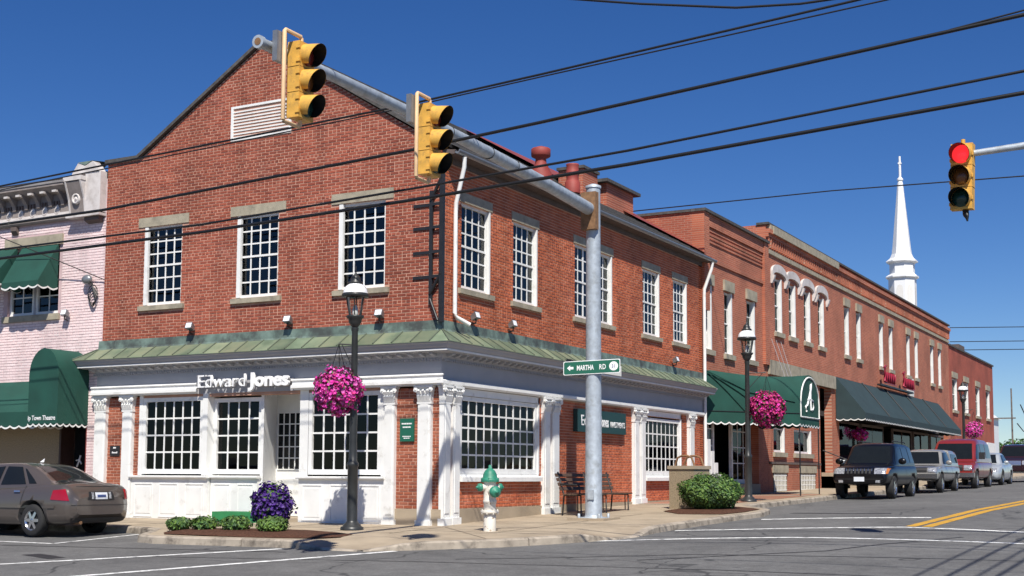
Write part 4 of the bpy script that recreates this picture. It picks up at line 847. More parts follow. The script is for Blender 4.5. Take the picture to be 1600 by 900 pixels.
for a, c in ((21.65,23.2),(24.9,26.9)):
    b = MB(xB); b.box(a-.1, c+.1, -.05, .06, 1.12, 1.38); b.build('stone_lintel', M['stone'], T3); b = MB(xB); b.box(a, c, .004, .02, .45, 1.11); w_ = b.build('basement_window', M['stone'], T3); b = MB(xB)
    for k in range(9): b.box(a+.06+k*(c-a-.1)/9, a+.10+k*(c-a-.1)/9, .02, .03, .48, 1.08)
    for k in range(4): b.box(a+.03, c-.03, .02, .028, .5+k*.17, .53+k*.17)
    b.build('grille', M['white_paint'], w_)
b = MB(xB); b.box(27.6, 29.6, -1.6, -1.5, .3, 4.5); b.box(30.6, 54.6, -1.2, -1.1, .3, 4.2); b.build('shop_wall', M['interior'], T3)
for a, c in ((31.0,34.6),(35.0,39.2),(41.2,45.5),(46,50),(50.4,54.2)): window(T3, xB, a, c, 1.0, 3.3, 2, 1, o=-.2, fr=.1, sash=False, gm='glass_shop', wm='brown_trim')
b = MB(xB); b.box(30.6, 54.6, -.3, -.02, .3, .98); b.build('stall_riser', M['brown_trim'], T3)
aw = shed(T3, 30.05, 51.8, 5.02, 3.55, 1.2, xB, 'awning_slate', .25)
for k in range(1, 5): c = MB(); u = 30.05+k*4.35; c.tube([(.04, u, 5.05), (1.2, u, 3.57)], .035, 6); c.build('awning_seam', M['black_iron'], aw)
ns = thing('neon_sign', 'red script sign mounted on the brick wall above the slate blue awning', 'sign', (.3, 40.5, 5.2))
b = MB(xB); b.box(37.2, 44.2, .05, .25, 5.12, 5.2); b.build('sign_frame', M['black_iron'], ns)
for a, c in ((37.6,40.0),(41.6,44.2)):
    b = MB(); pts = []; u = a
    b.tube([(.3, a+.5, 5.35), (.3, a, 5.3), (.3, a+.15, 5.9), (.3, a+.3, 6.05), (.3, a-.05, 5.95)], .05, 6)
    k = 0
    while u < c: pts.append((.3, u, 5.45+(.28 if k % 2 else -.12))); u += .2; k += 1
    b.tube(pts, .055, 6); b.box(.28, .3, a-.1, c+.1, 5.25, 5.3); b.build('script_tube', M['red_neon'], ns)
b = MB(xB); b.box(43.8, 45.4, .002, .03, 5.05, 5.95); b.build('plaster_panel', M['paper'], T3)
# entrance steps and handrail
for k in range(4): b = MB(); b.box(.0, 1.4-k*.3, 27.8, 29.4, gz(28)-.1, gz(28)+.15*(k+1)); b.build('step', M['concrete'], T3)
b = MB(); b.tube([(.1,27.7,2.0),(1.5,27.7,1.45),(1.5,27.7,.5)], .022, 6); b.build('handrail', M['black_iron'], T3)
t = thing('hanging_basket', 'dim pink flower basket hanging under the slate blue awning', 'flower basket', (.35, 32.6, 2.75), 0, 'hanging flower baskets'); t['_r'] = .5

T4 = thing('brick_building', 'plain dark red brick building at the far end of the block', 'building', (-5, 64, 0))
op4 = [(a, a+1.5, 4.9, 6.8) for a in (56.4, 60.3, 64.6, 68.8)]
shell(T4, 55.5, 72, 8.6, op4, 'red_brick')
for q in op4: tall(T4, *q, rows=2, cols=2)
b = MB(xB); b.box(55.5, 72.05, -.32, .08, 8.602, 8.7); b.build('coping', M['slate'], T4)
b = MB(xB); b.box(68.5, 72, .002, .08, 2.6, 3.3); b.build('sign_band', M['white_paint'], T4)
b = MB(xB); b.box(66.5, 71.5, .002, .03, 1.0, 2.5); b.build('shop_window', M['car_glass'], T4)
b = MB(xB); b.box(62, 64, -2, -.5, 8.6, 9.3); b.build('roof_hatch', M['brown_trim'], T4)
# church steeple behind
CH = thing('church_steeple', 'slender white church steeple rising behind the long brick building', 'steeple', (-11.7, 99.8, 0))
def reg(prof, c, m, nm, n=8): b = MB(); b.lathe(prof, c, n, smooth=False); return b.build(nm, M[m], CH)
cx, cy_ = -11.7, 99.8
b = MB(); b.box(cx-2, cx+2, cy_-2, cy_+2, 0, 13.5); b.build('tower', M['spire_white'], CH)
b = MB(); b.box(cx-5, cx+5, cy_+2, cy_+22, 0, 7); b.prism([(cx-5.3,7),(cx+5.3,7),(cx,11)], cy_+2, cy_+22, 1); b.build('nave', M['spire_white'], CH)
reg([(1.28,13.5),(1.28,19.3)], (cx,cy_,0), 'spire_white', 'belfry')
reg([(1.28,19.3),(1.52,19.42),(1.52,19.55),(1.2,19.8)], (cx,cy_,0), 'spire_white', 'lower_cornice')
reg([(1.15,19.8),(1.15,20.75)], (cx,cy_,0), 'spire_white', 'drum')
reg([(1.15,20.75),(1.46,20.9),(1.46,21.0),(1.1,21.3),(.92,21.7),(.84,22.3),(.26,28.4),(.2,28.6)], (cx,cy_,0), 'spire_white', 'spire')
reg([(.2,28.6),(.28,28.7),(.28,28.85),(.12,29.0),(.1,31.0)], (cx,cy_,0), 'spire_white', 'finial'); b = MB(); b.box(cx-.15, cx+.15, cy_-.12, cy_+.12, 30.25, 30.4); b.build('cross_arm', M['spire_white'], CH)
for k in range(8):
    a = pi/4*k; d = Vector((cos(a), sin(a), 0)); s = Vector((-d.y, d.x, 0)); c0 = Vector((cx, cy_, 0))+d*1.20; b = MB()
    pr_ = [c0-s*.3+Vector((0,0,16.2)), c0+s*.3+Vector((0,0,16.2)), c0+s*.3+Vector((0,0,18.3)), c0+s*.2+Vector((0,0,18.6)), c0+Vector((0,0,18.7)), c0-s*.2+Vector((0,0,18.6)), c0-s*.3+Vector((0,0,18.3))]
    b.add([tuple(p) for p in pr_], [list(range(7))]); b.build('louvre', M['blind'], CH)

# ------------------------------------------------------------------ traffic signals
def fr(o, d): return Vector(o)+Vector(d)
PX, PY = 1.98, 2.89
sp = thing('signal_mast', 'tall grey steel signal pole with long mast arm reaching over the street', 'signal pole', (PX, PY, gz(PY)))
b = MB(); b.lathe([(.30,0),(.30,.05),(.19,.06),(.178,.1),(.165,3),(.15,6.9),(.15,7.02)], (PX, PY, gz(PY)), 20); b.build('pole', M['galv'], sp)
b = MB(); b.lathe([(.17,0),(.17,.05),(.05,.1)], (PX, PY, 7.1), 16); b.build('cap', M['galv'], sp)
b = MB(); b.box(PX-.42, PX+.42, PY-.42, PY+.42, gz(PY)-.1, gz(PY)+.04)
b.build('footing', M['concrete'], sp)
for sx in (-1, 1):
    for sy in (-1, 1): b = MB(); b.lathe([(.03,0),(.03,.09),(.02,.1)], (PX+sx*.23, PY+sy*.23, gz(PY)+.03), 6); b.build('anchor_bolt', M['galv'], sp)
b = MB(); b.box(PX-.17, PX+.17, PY-.26, PY-.10, 6.18, 6.98); b.build('arm_bracket', M['rust'], sp)
b = MB(); b.box(PX-.05, PX+.09, PY-.2, PY-.17, .42+gz(PY), .62+gz(PY)); b.build('hand_hole_cover', M['galv'], sp)
TIP = Vector((2.80, -9.01, 6.56)); A0 = Vector((PX, PY-.2, 6.62))
NA = 12; pts = [A0.lerp(TIP, k/NA)+Vector((0, 0, .10*sin(pi*k/NA))) for k in range(NA+1)]
b = MB(); b.tube(pts, [.135-.065*k/NA for k in range(NA+1)], 16); arm = b.build('mast_arm', M['galv'], sp)
b = MB(); dv = (TIP-A0).normalized(); b.tube([tuple(TIP-dv*.04), tuple(TIP+dv*.03)], .088, 14); ec = b.build('end_cap', M['galv'], sp); b = MB(); b.tube([tuple(TIP+dv*.03), tuple(TIP+dv*.035)], .05, 10); b.build('cap_plug', M['rust'], ec)
for t_ in (.33, .42, .55): b = MB(); p = A0.lerp(TIP, t_)+Vector((0,0,.1*sin(pi*t_))); b.tube([p-Vector((-.01,.02,0)), p+Vector((-.01,.02,0))], .148-.065*t_, 14); b.build('band', M['lamp_iron'], sp)

def signal(loc, facing, lab, lit=None, tilt=0, bracket=True):
    t = thing('traffic_signal', lab, 'traffic signal', loc, math.atan2(facing[1], facing[0]), 'traffic signals over the crossing')
    t.rotation_euler.x = tilt; t.scale = (.95, .95, .95)
    H = .36
    for k in range(3):
        zc = (1-k)*H
        b = MB(); b.add([], []); x0, x1, hw = -.20, 0, .17
        b.prism([(-hw,zc-H/2+.004),(hw,zc-H/2+.004),(hw,zc+H/2-.004),(-hw,zc+H/2-.004)], x0, x1); b.prism([(-hw+.03,zc-H/2+.03),(hw-.03,zc-H/2+.03),(hw-.03,zc+H/2-.03),(-hw+.03,zc+H/2-.03)], x0-.03, x0+.01)
        b.box(-.03, .02, hw-.005, hw+.018, zc-.03, zc+.03); b.box(-.05, .012, -hw-.016, -hw+.005, zc+.07, zc+.12); b.box(-.05, .012, -hw-.016, -hw+.005, zc-.12, zc-.07)
        b.box(x0+.01, x1-.01, -hw-.006, hw+.006, zc-H/2+.002, zc-H/2+.016)
        s_ = b.build('signal_section', M['sig_yellow'], t, True)
        lm = ['lens_red', 'lens_amber', 'lens_green'][k]
        if lit == k: lm = 'lens_red_lit'
        b = MB(); b.lathe([(.15,.004),(.14,.02),(.1,.04),(.05,.052),(.01,.056)], (0,0,zc), 20, 'x'); b.build('lens', M[lm], s_, True)
        # tunnel visor: open below, slanted cut
        b = MB(); c = MB(); N = 28; vo = []; vi = []
        for j in range(N+1):
            a = RAD(-55)+RAD(290)*j/N; ca, sa = cos(a), sin(a); ln = .07+.20*max(0, (sa+1)/2)**.8
            for r_, arr in ((.162, vo), (.154, vi)): arr += [(.0, r_*ca, zc+r_*sa), (ln, r_*ca, zc+r_*sa-.035*ln/.3)]
        q = [(2*j, 2*j+1, 2*j+3, 2*j+2) for j in range(N)]
        b.add(vo, q, True); v_ = b.build('visor', M['sig_yellow'], s_, True, False)
        c.add(vi, q, True); c.build('visor_lining', M['sig_black'], s_, True, False)
    if bracket:
        b = MB(); b.tube([(-.1,0,.54),(-.1,0,.62),(-.1,-.02,.64),(-.1,-.36,.64),(-.1,-.38,.62),(-.1,-.38,-.62),(-.1,-.36,-.64),(-.1,-.02,-.64),(-.1,0,-.62),(-.1,0,-.54)], .03, 8); br = b.build('bracket_pipe', M['sig_pale'], t, True)
        b = MB(); b.box(-.21, -.13, -.50, -.28, .18, .60); b.build('clamp', M['grey_lamp'], br, True)
    else:
        b = MB(); b.tube([(-.1,0,.54),(-.1,0,.62)], .035, 8); b.build('top_cap', M['sig_yellow'], t, True); b = MB(); b.tube([(-.1,.05,-.54),(-.08,.06,-.62),(-.02,.09,-.68),(-.02,.1,-.74)], [.05,.05,.03,.015], 8); b.build('cable_fitting', M['sig_black'], t, True)
    return t
def Dp(x, y, dep): return CAM+(Fw+Rt*((x-800)/FPX)-Up*((y-CYP)/FPX))*dep
signal(tuple(Dp(479, 127, 16.9)), (1, .02), 'yellow traffic signal nearest the tip of the mast arm')
signal(tuple(Dp(680, 219, 18.3)), (1, .04), 'yellow traffic signal hung halfway along the mast arm')
H3 = Dp(1502, 275, 19.7)
signal(tuple(H3), (-.05, -1), 'traffic signal with its red light on, hanging at the right', 0, RAD(-2), False)
m3 = thing('signal_mast', 'thin grey mast arm holding the red signal at the right edge', 'signal pole', (17.2, -1.0, zr(17, -1)))
b = MB(); b.tube([(H3.x+.15, H3.y+.12, H3.z+.36), (13.5, -1.0, 6.15), (17.2, -1.0, 6.45)], [.05,.075,.11], 12); b.build('mast_arm', M['galv'], m3)
b = MB(); b.lathe([(.25,0),(.25,.05),(.16,.06),(.14,6.8)], (17.2, -1.0, zr(17,-1)), 14); b.build('pole', M['galv'], m3)
# street-name sign
ss = thing('street_sign', 'green street name sign reading MARTHA RD with arrow and white disc on the pole', 'sign', (PX, PY, 3.26))
fd = Vector((.22, -.975, 0)).normalized(); rd = Vector((-fd.y, fd.x, 0)); rd = Vector((.975, .22, 0)); upv = Vector((-.0, 0, 1)); rd = (rd+Vector((0,0,.035))).normalized()
def plate(nm, w_, h_, c, m, off, parent, bev=.03):
    b = MB(); pts = []
    for sx, sy in ((1,1),(-1,1),(-1,-1),(1,-1)):
        for k in range(4):
            a = (0 if (sx, sy) == (1,1) else pi/2 if (sx, sy) == (-1,1) else pi if (sx, sy) == (-1,-1) else 3*pi/2)+k*pi/6
            pts.append(Vector(c)+rd*(sx*(w_/2-bev)+bev*cos(a))+upv*(sy*(h_/2-bev)+bev*sin(a))+fd*off)
    n_ = len(pts); b.add([tuple(p) for p in pts]+[tuple(p-fd*.004) for p in pts], [list(range(n_)), list(range(2*n_-1, n_-1, -1))]+[(i, (i+1) % n_, n_+(i+1) % n_, n_+i) for i in range(n_)]); return b.build(nm, M[m], parent)
cS = Vector((PX, PY, 3.26))+fd*.18
plate('border', 1.22, .29, cS, 'sign_white', 0, ss); pl = plate('blade', 1.19, .26, cS, 'sign_green', .003, ss)
def onsign(u, v, o=.006): return cS+rd*u+upv*v+fd*o
b = MB(); ar = [(-.53,0),(-.46,.06),(-.46,.025),(-.39,.025),(-.39,-.025),(-.46,-.025),(-.46,-.06)]; b.add([tuple(onsign(u, v)) for u, v in ar], [list(range(7))]); b.build('arrow', M['sign_white'], pl)
b = MB(); b.add([tuple(onsign(.47+.095*cos(2*pi*k/20), .095*sin(2*pi*k/20))) for k in range(20)], [list(range(20))]); b.build('disc', M['sign_white'], pl)
ctext('lettering', 'MARTHA', .15, 'sign_white', pl, onsign(-.32, -.055, .005), rd, upv, .0015, .003, 'LEFT', 1.0, .60); ctext('lettering', 'RD', .15, 'sign_white', pl, onsign(.16, -.055, .005), rd, upv, .0015, .002, 'LEFT', 1.1, .7)
ctext('number', '31', .11, 'plate_ink', pl, onsign(.47, -.04, .0075), rd, upv, .001, .001, 'CENTER', 1, .8)
b = MB(); b.box(PX+.19, PX+.2, PY-.1, PY+1.0, 3.14, 3.36); b.build('cross_blade', M['paper'], ss)
b = MB(); b.tube([(PX, PY, 3.2), (PX, PY, 3.32)], .172, 16); b.build('strap', M['galv'], ss)
for z in (3.62, 2.98, 2.32, 2.1): pass

# ------------------------------------------------------------------ street lamps and flower baskets
def flowers(name, parent, c, rad, n, mats, wts, size, local=True, squash=(1, 1, 1), droop=.0, leafn=0, lm=('leaf', 'leaf_dark'), lsize=.05, box=False, zmin=-9, hollow=.55):
    b = MB(); mats_ = list(mats)+list(lm)
    for i in range(n+leafn):
        while True:
            p = Vector((random.uniform(-1, 1), random.uniform(-1, 1), random.uniform(-1, 1)))
            l = max(abs(p.x), abs(p.y), abs(p.z)) if box else p.length
            if hollow < l <= 1: break
        l2 = .9+.12*math.sin(7*p.x+3*p.z)*math.cos(5*p.y+2*p.z)+random.uniform(-.06, .06)
        q = Vector((p.x*rad*squash[0]*l2, p.y*rad*squash[1]*l2, p.z*rad*squash[2]*l2))
        if droop and p.z < 0: q.z *= 1+droop*random.random()
        if q.z < zmin: q.z = zmin+random.random()*.1
        nrm = (p+Vector((random.uniform(-.7, .7), random.uniform(-.7, .7), random.uniform(-.4, .9)))).normalized(); a = nrm.orthogonal().normalized(); a = (Matrix.Rotation(random.uniform(0, 6.28), 3, nrm) @ a); d = nrm.cross(a); q = q+Vector(c)
        if i < n:
            s = size*random.uniform(.7, 1.25); b.mi = random.choices(range(len(mats)), wts)[0]
            vs = [tuple(q-nrm*s*.3)]
            for k in range(5): t = 2*pi*k/5; vs.append(tuple(q+(a*cos(t)+d*sin(t))*s+nrm*s*.12*random.uniform(-1, 1)))
            b.add(vs, [(0, 1+k, 1+(k+1) % 5) for k in range(5)])
        else:
            s = lsize*random.uniform(.6, 1.4); b.mi = len(mats)+random.choices(range(len(lm)))[0]
            b.add([tuple(q-a*s), tuple(q+d*s*.5+nrm*s*.12), tuple(q+a*s*1.1), tuple(q-d*s*.5+nrm*s*.12)], [(0, 1, 2, 3)])
    o = b.build(name, [M[m] for m in mats_], parent, local, recalc=False); o['kind'] = 'stuff'; return o
def street_lamp(x, y, lab, bdir):
    z0 = gz(y); t = thing('street_lamp', lab, 'street lamp', (x, y, z0), 0, 'street lamps on the pavement')
    b = MB(); b.lathe([(.22,0),(.22,.05),(.18,.07),(.16,.11),(.115,.14),(.10,.18),(.098,1.18),(.112,1.2),(.112,1.25),(.082,1.29),(.074,1.5),(.058,3.75),(.07,3.78),(.07,3.83)], (0,0,0), 16); b.build('post', M['lamp_iron'], t, True)
    b = MB(); b.lathe([(.05,3.83),(.075,3.86),(.12,3.93),(.13,3.99),(.17,4.03),(.17,4.06),(.12,4.07)], n=16); b.build('lantern_base', M['lamp_iron'], t, True)
    b = MB(); b.lathe([(.115,4.07),(.15,4.2),(.185,4.40)], n=12); b.build('lantern_glass', M['glass_lantern'], t, True)
    b = MB()
    for k in range(6): a = pi/3*k; b.tube([(.12*cos(a),.12*sin(a),4.06),(.19*cos(a),.19*sin(a),4.42)], .012, 5)
    b.build('lantern_ribs', M['lamp_iron'], t, True)
    b = MB(); b.lathe([(.05,4.07),(.06,4.14),(.045,4.22),(.02,4.27)], n=10); b.build('lamp_bulb', M['frost'], t, True)
    b = MB(); b.lathe([(.20,4.41),(.265,4.42),(.265,4.47),(.24,4.49)], n=20); b.build('lantern_rim', M['lamp_iron'], t, True)
    b = MB(); b.lathe([(.24,4.49),(.23,4.55),(.19,4.62),(.13,4.665)], n=20); b.build('lantern_dome', M['frost'], t, True)
    b = MB(); b.lathe([(.13,4.66),(.14,4.68),(.14,4.71),(.09,4.74),(.1,4.77),(.075,4.82),(.03,4.86),(.012,4.90),(.008,5.02)], n=14); b.build('finial', M['lamp_iron'], t, True)
    d = Vector((bdir[0], bdir[1], 0)).normalized(); L_ = math.hypot(*bdir)
    b = MB(); b.tube([(0,0,3.5), tuple(d*L_+Vector((0,0,3.52)))], .014, 6); b.tube([tuple(d*.05+Vector((0,0,3.1))), tuple(d*L_*.8+Vector((0,0,3.5)))], .01, 6); b.build('bracket', M['lamp_iron'], t, True)
    return t, (x+bdir[0], y+bdir[1], z0)
def basket(p, lab, mats=('petal_pink', 'petal_pink_pale', 'petal_magenta'), w_=(5, 3, 2), r=.52, n=2600, zc=2.62):
    t = thing('hanging_basket', lab, 'flower basket', (p[0], p[1], p[2]+zc), 0, 'hanging flower baskets')
    b = MB(); b.lathe([(.05,-.34),(.2,-.26),(.28,-.05),(.29,.02)], n=14); b.build('basket_bowl', M['bark'], t, True)
    b = MB()
    for k in range(3): a = 2.1*k; b.tube([(.27*cos(a), .27*sin(a), .0), (0, 0, .9)], .006, 4)
    b.build('chain', M['wire'], t, True)
    flowers('petunias', t, (0, 0, 0), r, n, mats, w_, .035, squash=(1, 1, .98), leafn=int(n*.3), lsize=.04, hollow=.62)
    return t
_, p = street_lamp(-.89, -1.69, 'black street lamp in front of the white shopfront by the corner', (-.28, -.12)); basket(p, 'large pink petunia basket hanging on the lamp before the white shopfront')
_, p = street_lamp(2.24, 12.23, 'black street lamp beside the green canopy and the hedge', (.47, .22)); basket(p, 'magenta flower basket hanging in front of the green canopy', ('petal_magenta', 'petal_pink'), (5, 2), zc=2.52, r=.56)
_, p = street_lamp(2.5, 44.8, 'far street lamp beyond the red van', (.43, .2)); basket(p, 'far pink flower basket above the red van', n=800, zc=2.5)
for o in [q for q in COL.objects if q.name.startswith('hanging_basket') and '_r' in q.keys()]:
    del o['_r']; b = MB(); b.lathe([(.05,-.3),(.2,-.2),(.25,0)], n=10); b.build('basket_bowl', M['bark'], o, True); flowers('petunias', o, (0, 0, 0), .5, 500, ('petal_magenta', 'petal_pink'), (3, 2), .055, squash=(.7, 1.3, .6), leafn=150)
    b = MB(); b.tube([(0,0,.2),(0,0,1.2)], .01, 4); b.build('chain', M['wire'], o, True)
# ------------------------------------------------------------------ planting
def shrub(x, y, rx, ry, h, n, lab, mats=('leaf', 'leaf_light', 'leaf_dark'), box=False, grp='low shrubs in the planting bed', ls=.034, name='shrub', cat='shrub'):
    t = thing(name, lab, cat, (x, y, gz(y)), 0, grp) if grp else thing(name, lab, cat, (x, y, gz(y)))
    b = MB()
    for k in range(7): a = .9*k; b.tube([(0.03*cos(a), .03*sin(a), 0), (rx*.5*cos(a), ry*.5*sin(a), h*.55)], [.014, .006], 5)
    b.build('stems', M['bark'], t, True)
    flowers('foliage', t, (0, 0, h*.5), 1, 0, (), (), 0, squash=(rx, ry, h*.55), leafn=n, lm=mats, lsize=ls, box=box, zmin=-h*.5, hollow=.45); return t
shrub(-3.75, -3.25, .28, .25, .27, 1300, 'small green shrub at the left end of the planting bed')
shrub(-3.2, -3.15, .30, .26, .29, 1300, 'second small green shrub from the left in the bed')
shrub(-2.5, -3.1, .36, .28, .31, 1500, 'small green shrub just left of the purple flowers')
shrub(-1.55, -3.2, .34, .28, .32, 1500, 'pale green shrub in front of the purple flowers', ('leaf', 'leaf_light', 'leaf_light'))
shrub(3.05, 7.0, .82, .82, .86, 15000, 'dense rounded green hedge bush on the kerb by the litter bin', box=False, grp=None, ls=.031, name='hedge_bush', cat='bush')
t = thing('purple_flowers', 'tall mound of dark purple petunias in the planting bed', 'flowers', (-1.95, -2.75, gz(-2.75)))
b = MB(); b.lathe([(.2,0),(.26,.35),(.28,.4)], n=14); b.build('planter', M['bark'], t, True)
flowers('petunias', t, (0, 0, .47), .46, 2200, ('petal_purple',), (1,), .034, squash=(.98, .9, 1.06), leafn=650, lm=('leaf', 'leaf_dark', 'leaf_light'), lsize=.035, zmin=-.45, hollow=.6)
mt = tag(MB().box(-5.3, -4.15, -.62, -.14, -.02, .20).build('entrance_ramp', M['green_carpet']), 'green carpeted box step in front of the shop entrance', 'step')
# ------------------------------------------------------------------ hydrant
hy = thing('fire_hydrant', 'white fire hydrant with green bonnet and caps on the corner pavement', 'hydrant', (1.72, -1.03, gz(-1.03)), RAD(-35))
b = MB(); b.lathe([(.115,-.03),(.115,.32),(.11,.33)], n=18); b.build('lower_barrel', M['hyd_white'], hy, True)
b = MB(); b.lathe([(.165,.33),(.17,.345),(.17,.365),(.165,.38)], n=18)
for k in range(8): a = pi/4*k; b.lathe([(.016,.31),(.016,.40)], (.15*cos(a), .15*sin(a), 0), 6)
b.build('break_flange', M['hyd_white'], hy, True)
b = MB(); b.lathe([(.115,.38),(.112,.5),(.125,.52),(.125,.56),(.115,.58),(.115,.88),(.125,.90)], n=18)
b.tube([(0,0,.72),(.19,0,.72)], .085, 14); b.tube([(0,-.19,.80),(0,.19,.80)], .06, 12); b.build('barrel', M['hyd_white'], hy, True)
b = MB(); b.lathe([(.165,.90),(.168,.92),(.168,.945),(.15,.96),(.135,.98),(.125,1.04),(.095,1.10),(.05,1.14),(.03,1.15),(.028,1.20),(.01,1.21)], n=18)
for k in range(8): a = pi/4*k+.2; b.lathe([(.014,.89),(.014,.97)], (.155*cos(a), .155*sin(a), 0), 6)
b.build('bonnet', M['hyd_green'], hy, True)
b = MB(); b.lathe([(.10,.18),(.105,.20),(.105,.25),(.08,.275),(.03,.28),(.026,.32),(.01,.325)], (0,0,.72), 14, 'x'); b.build('pumper_cap', M['hyd_green'], hy, True)
for s in (-1, 1): b = MB(); b.lathe([(.072,s*.17),(.075,s*.19),(.07,s*.235),(.03,s*.245),(.02,s*.28)], (0,0,.80), 12, 'y'); b.build('hose_cap', M['hyd_green'], hy, True)
# ------------------------------------------------------------------ bench
be = thing('bench', 'dark slatted park bench against the brick wall behind the signal pole', 'bench', (.85, 5.25, gz(5.25)))
L0, L1 = -1.35, 1.5
for k in range(4): b = MB(); b.box(-.10+k*.115, -.005+k*.115, L0, L1, .42, .455); b.build('seat_slat', M['wood_dark'], be, True)
for k in range(4): b = MB(); x_ = -.17-.035*k; b.add([(x_, L0, .52+k*.1), (x_+.03, L0, .53+k*.1), (x_+.005, L0, .60+k*.1), (x_-.025, L0, .59+k*.1), (x_, L1-.02, .52+k*.1), (x_+.03, L1-.02, .53+k*.1), (x_+.005, L1-.02, .60+k*.1), (x_-.025, L1-.02, .59+k*.1)], [(0,1,2,3),(7,6,5,4),(0,4,5,1),(1,5,6,2),(2,6,7,3),(3,7,4,0)]); b.build('back_slat', M['wood_dark'], be, True)
for y_ in (L0+.12, .1, L1-.15):
    b = MB(); b.tube([(.30,y_,-.03),(.29,y_,.41),(-.12,y_,.41),(-.28,y_,.93)], .02, 6); b.tube([(-.12,y_,.41),(-.16,y_,-.03)], .02, 6); b.tube([(.22,y_,-.03),(.21,y_,.41)], .014, 6); b.build('leg_frame', M['black_iron'], be, True)
for y_ in (L0+.06,): b = MB(); b.tube([(-.2,y_,.66),(.25,y_,.64),(.3,y_,.6),(.29,y_,.42)], .02, 6); b.build('armrest', M['black_iron'], be, True)
# ------------------------------------------------------------------ litter bin
tb = thing('litter_bin', 'square pebbled concrete litter bin with curved metal hood frame behind the hedge', 'litter bin', (2.25, 7.75, gz(7.75)), RAD(-12))
b = MB(); b.prism([(-.33,-.05),(.33,-.05),(.35,.02),(.35,.95),(-.35,.95),(-.35,.02)], -.35, .35, 1); b.build('body', M['aggregate'], tb, True)
b = MB(); b.box(-.38, .38, -.38, .38, .95, 1.03); b.build('rim', M['concrete'], tb, True)
for s in (-1, 1): b = MB(); b.tube([(-.28, s*.2, 1.02), (-.2, s*.2, 1.22), (-.08, s*.2, 1.27), (.08, s*.2, 1.27), (.2, s*.2, 1.22), (.28, s*.2, 1.02)], .025, 8); b.build('hood_bar', M['rust'], tb, True)
# ------------------------------------------------------------------ overhead wires
def cable(name, pts, r, lab, m='wire', n=6):
    b = MB(); P = []
    for (a, c) in zip(pts, pts[1:]):
        a, c = Vector(a), Vector(c); N = max(3, int((c-a).length/2)); P += [tuple(a.lerp(c, k/N)) for k in range(N)]
    P.append(pts[-1]); b.tube(P, r, n); return tag(b.build(name, M[m]), lab, 'cable', 'overhead cables')
def onY(x, y, Y):
    d = Fw+Rt*((x-800)/FPX)-Up*((y-CYP)/FPX); return CAM+d*((Y-CAM.y)/d.y)
def wirepx(name, pxs, Ys, r, lab, m='wire', e0=14):
    P = [onY(x, y, Y) for (x, y), Y in zip(pxs, Ys)]; a = P[0]+(P[0]-P[1]).normalized()*e0; c = P[-1]+(P[-1]-P[-2]).normalized()*9
    return cable(name, [tuple(a)]+[tuple(p) for p in P]+[tuple(c)], r, lab, m)
wirepx('overhead_cable', [(0,291),(163,258),(630,165),(850,115),(1340,0)], [-3.35]*5, .019, 'uppermost of the long black cables, crossing the gable')
wirepx('overhead_cable', [(0,297),(163,264),(630,169),(850,119),(1385,0)], [-3.45]*5, .012, 'thin pale-edged cable lashed just below the uppermost cable')
wirepx('overhead_cable', [(0,351),(162,328),(640,235),(850,190),(1600,23)], [-4.2]*5, .027, 'thick black cable passing just above the chimney caps')
wirepx('overhead_cable', [(1490,45),(1600,16)], [-4.2]*2, .012, 'thin wire joining the thick cable at the right edge', e0=.05)
wirepx('overhead_cable', [(0,390),(320,350),(660,292),(980,235.5),(1600,111)], [-4.6]*5, .02, 'upper of the two lowest black cables')
wirepx('overhead_cable', [(0,404),(320,362),(660,310),(980,257),(1600,145)], [-4.9]*5, .028, 'lowest thick black cable across the brick front')
wirepx('overhead_cable', [(860,-4),(1000,6),(1150,12),(1250,6),(1320,-4)], [-8]*5, .014, 'sagging cable at the top edge of the sky')
wirepx('overhead_cable', [(990,330),(1300,298),(1600,275)], [14, 14, 14], .018, 'thin spiral wire behind the red signal', e0=.3)
for k, x in enumerate((13.25, 13.62, 13.95, 14.18)): cable('overhead_cable', [(x, -40, 7.3), (x, 10, 6.9), (x, 60, 8.2)], (.022, .03, .022, .03)[k], ('first', 'second', 'third', 'fourth')[k]+' of four side street cables, counted from the brick buildings')
for k, y in enumerate((512, 534, 547)):
    P = [onY(x, yy, 90) for x, yy in ((1484, y), (1660, y-2))]; cable('overhead_cable', [tuple(P[0]), tuple(P[1]), tuple(P[1]+(P[1]-P[0])*2)], .035, ('highest', 'middle', 'lowest')[k]+' of three faint wires right of the far brick building')
sw = MB(); a = onY(-10, 366, -.6); c = onY(163, 437, -.05); sw.tube([tuple(a), tuple(c)], .012, 5); tag(sw.build('service_wire', M['wire']), 'thin service wire running down to the pink wall', 'cable')
ins = thing('cable_coil', 'grey cable weatherhead with coiled black wires beside the brick corner', 'cable coil', (-9.7, -.05, 5.3))
b = MB(); b.ball((-9.78,-.12,5.55), .13, 6, (1.2,.7,.9)); b.build('weatherhead', M['grey_lamp'], ins)
b = MB()
for k in range(4): b.tube([(-9.72+.02*k,-.1,5.5)]+[(-9.62+.16*cos(t)*(1-.15*k), -.08, 5.2+.22*sin(t)*(1-.1*k)-.05*k) for t in [i*.6 for i in range(11)]], .012, 5)
b.build('wire_loops', M['wire'], ins)
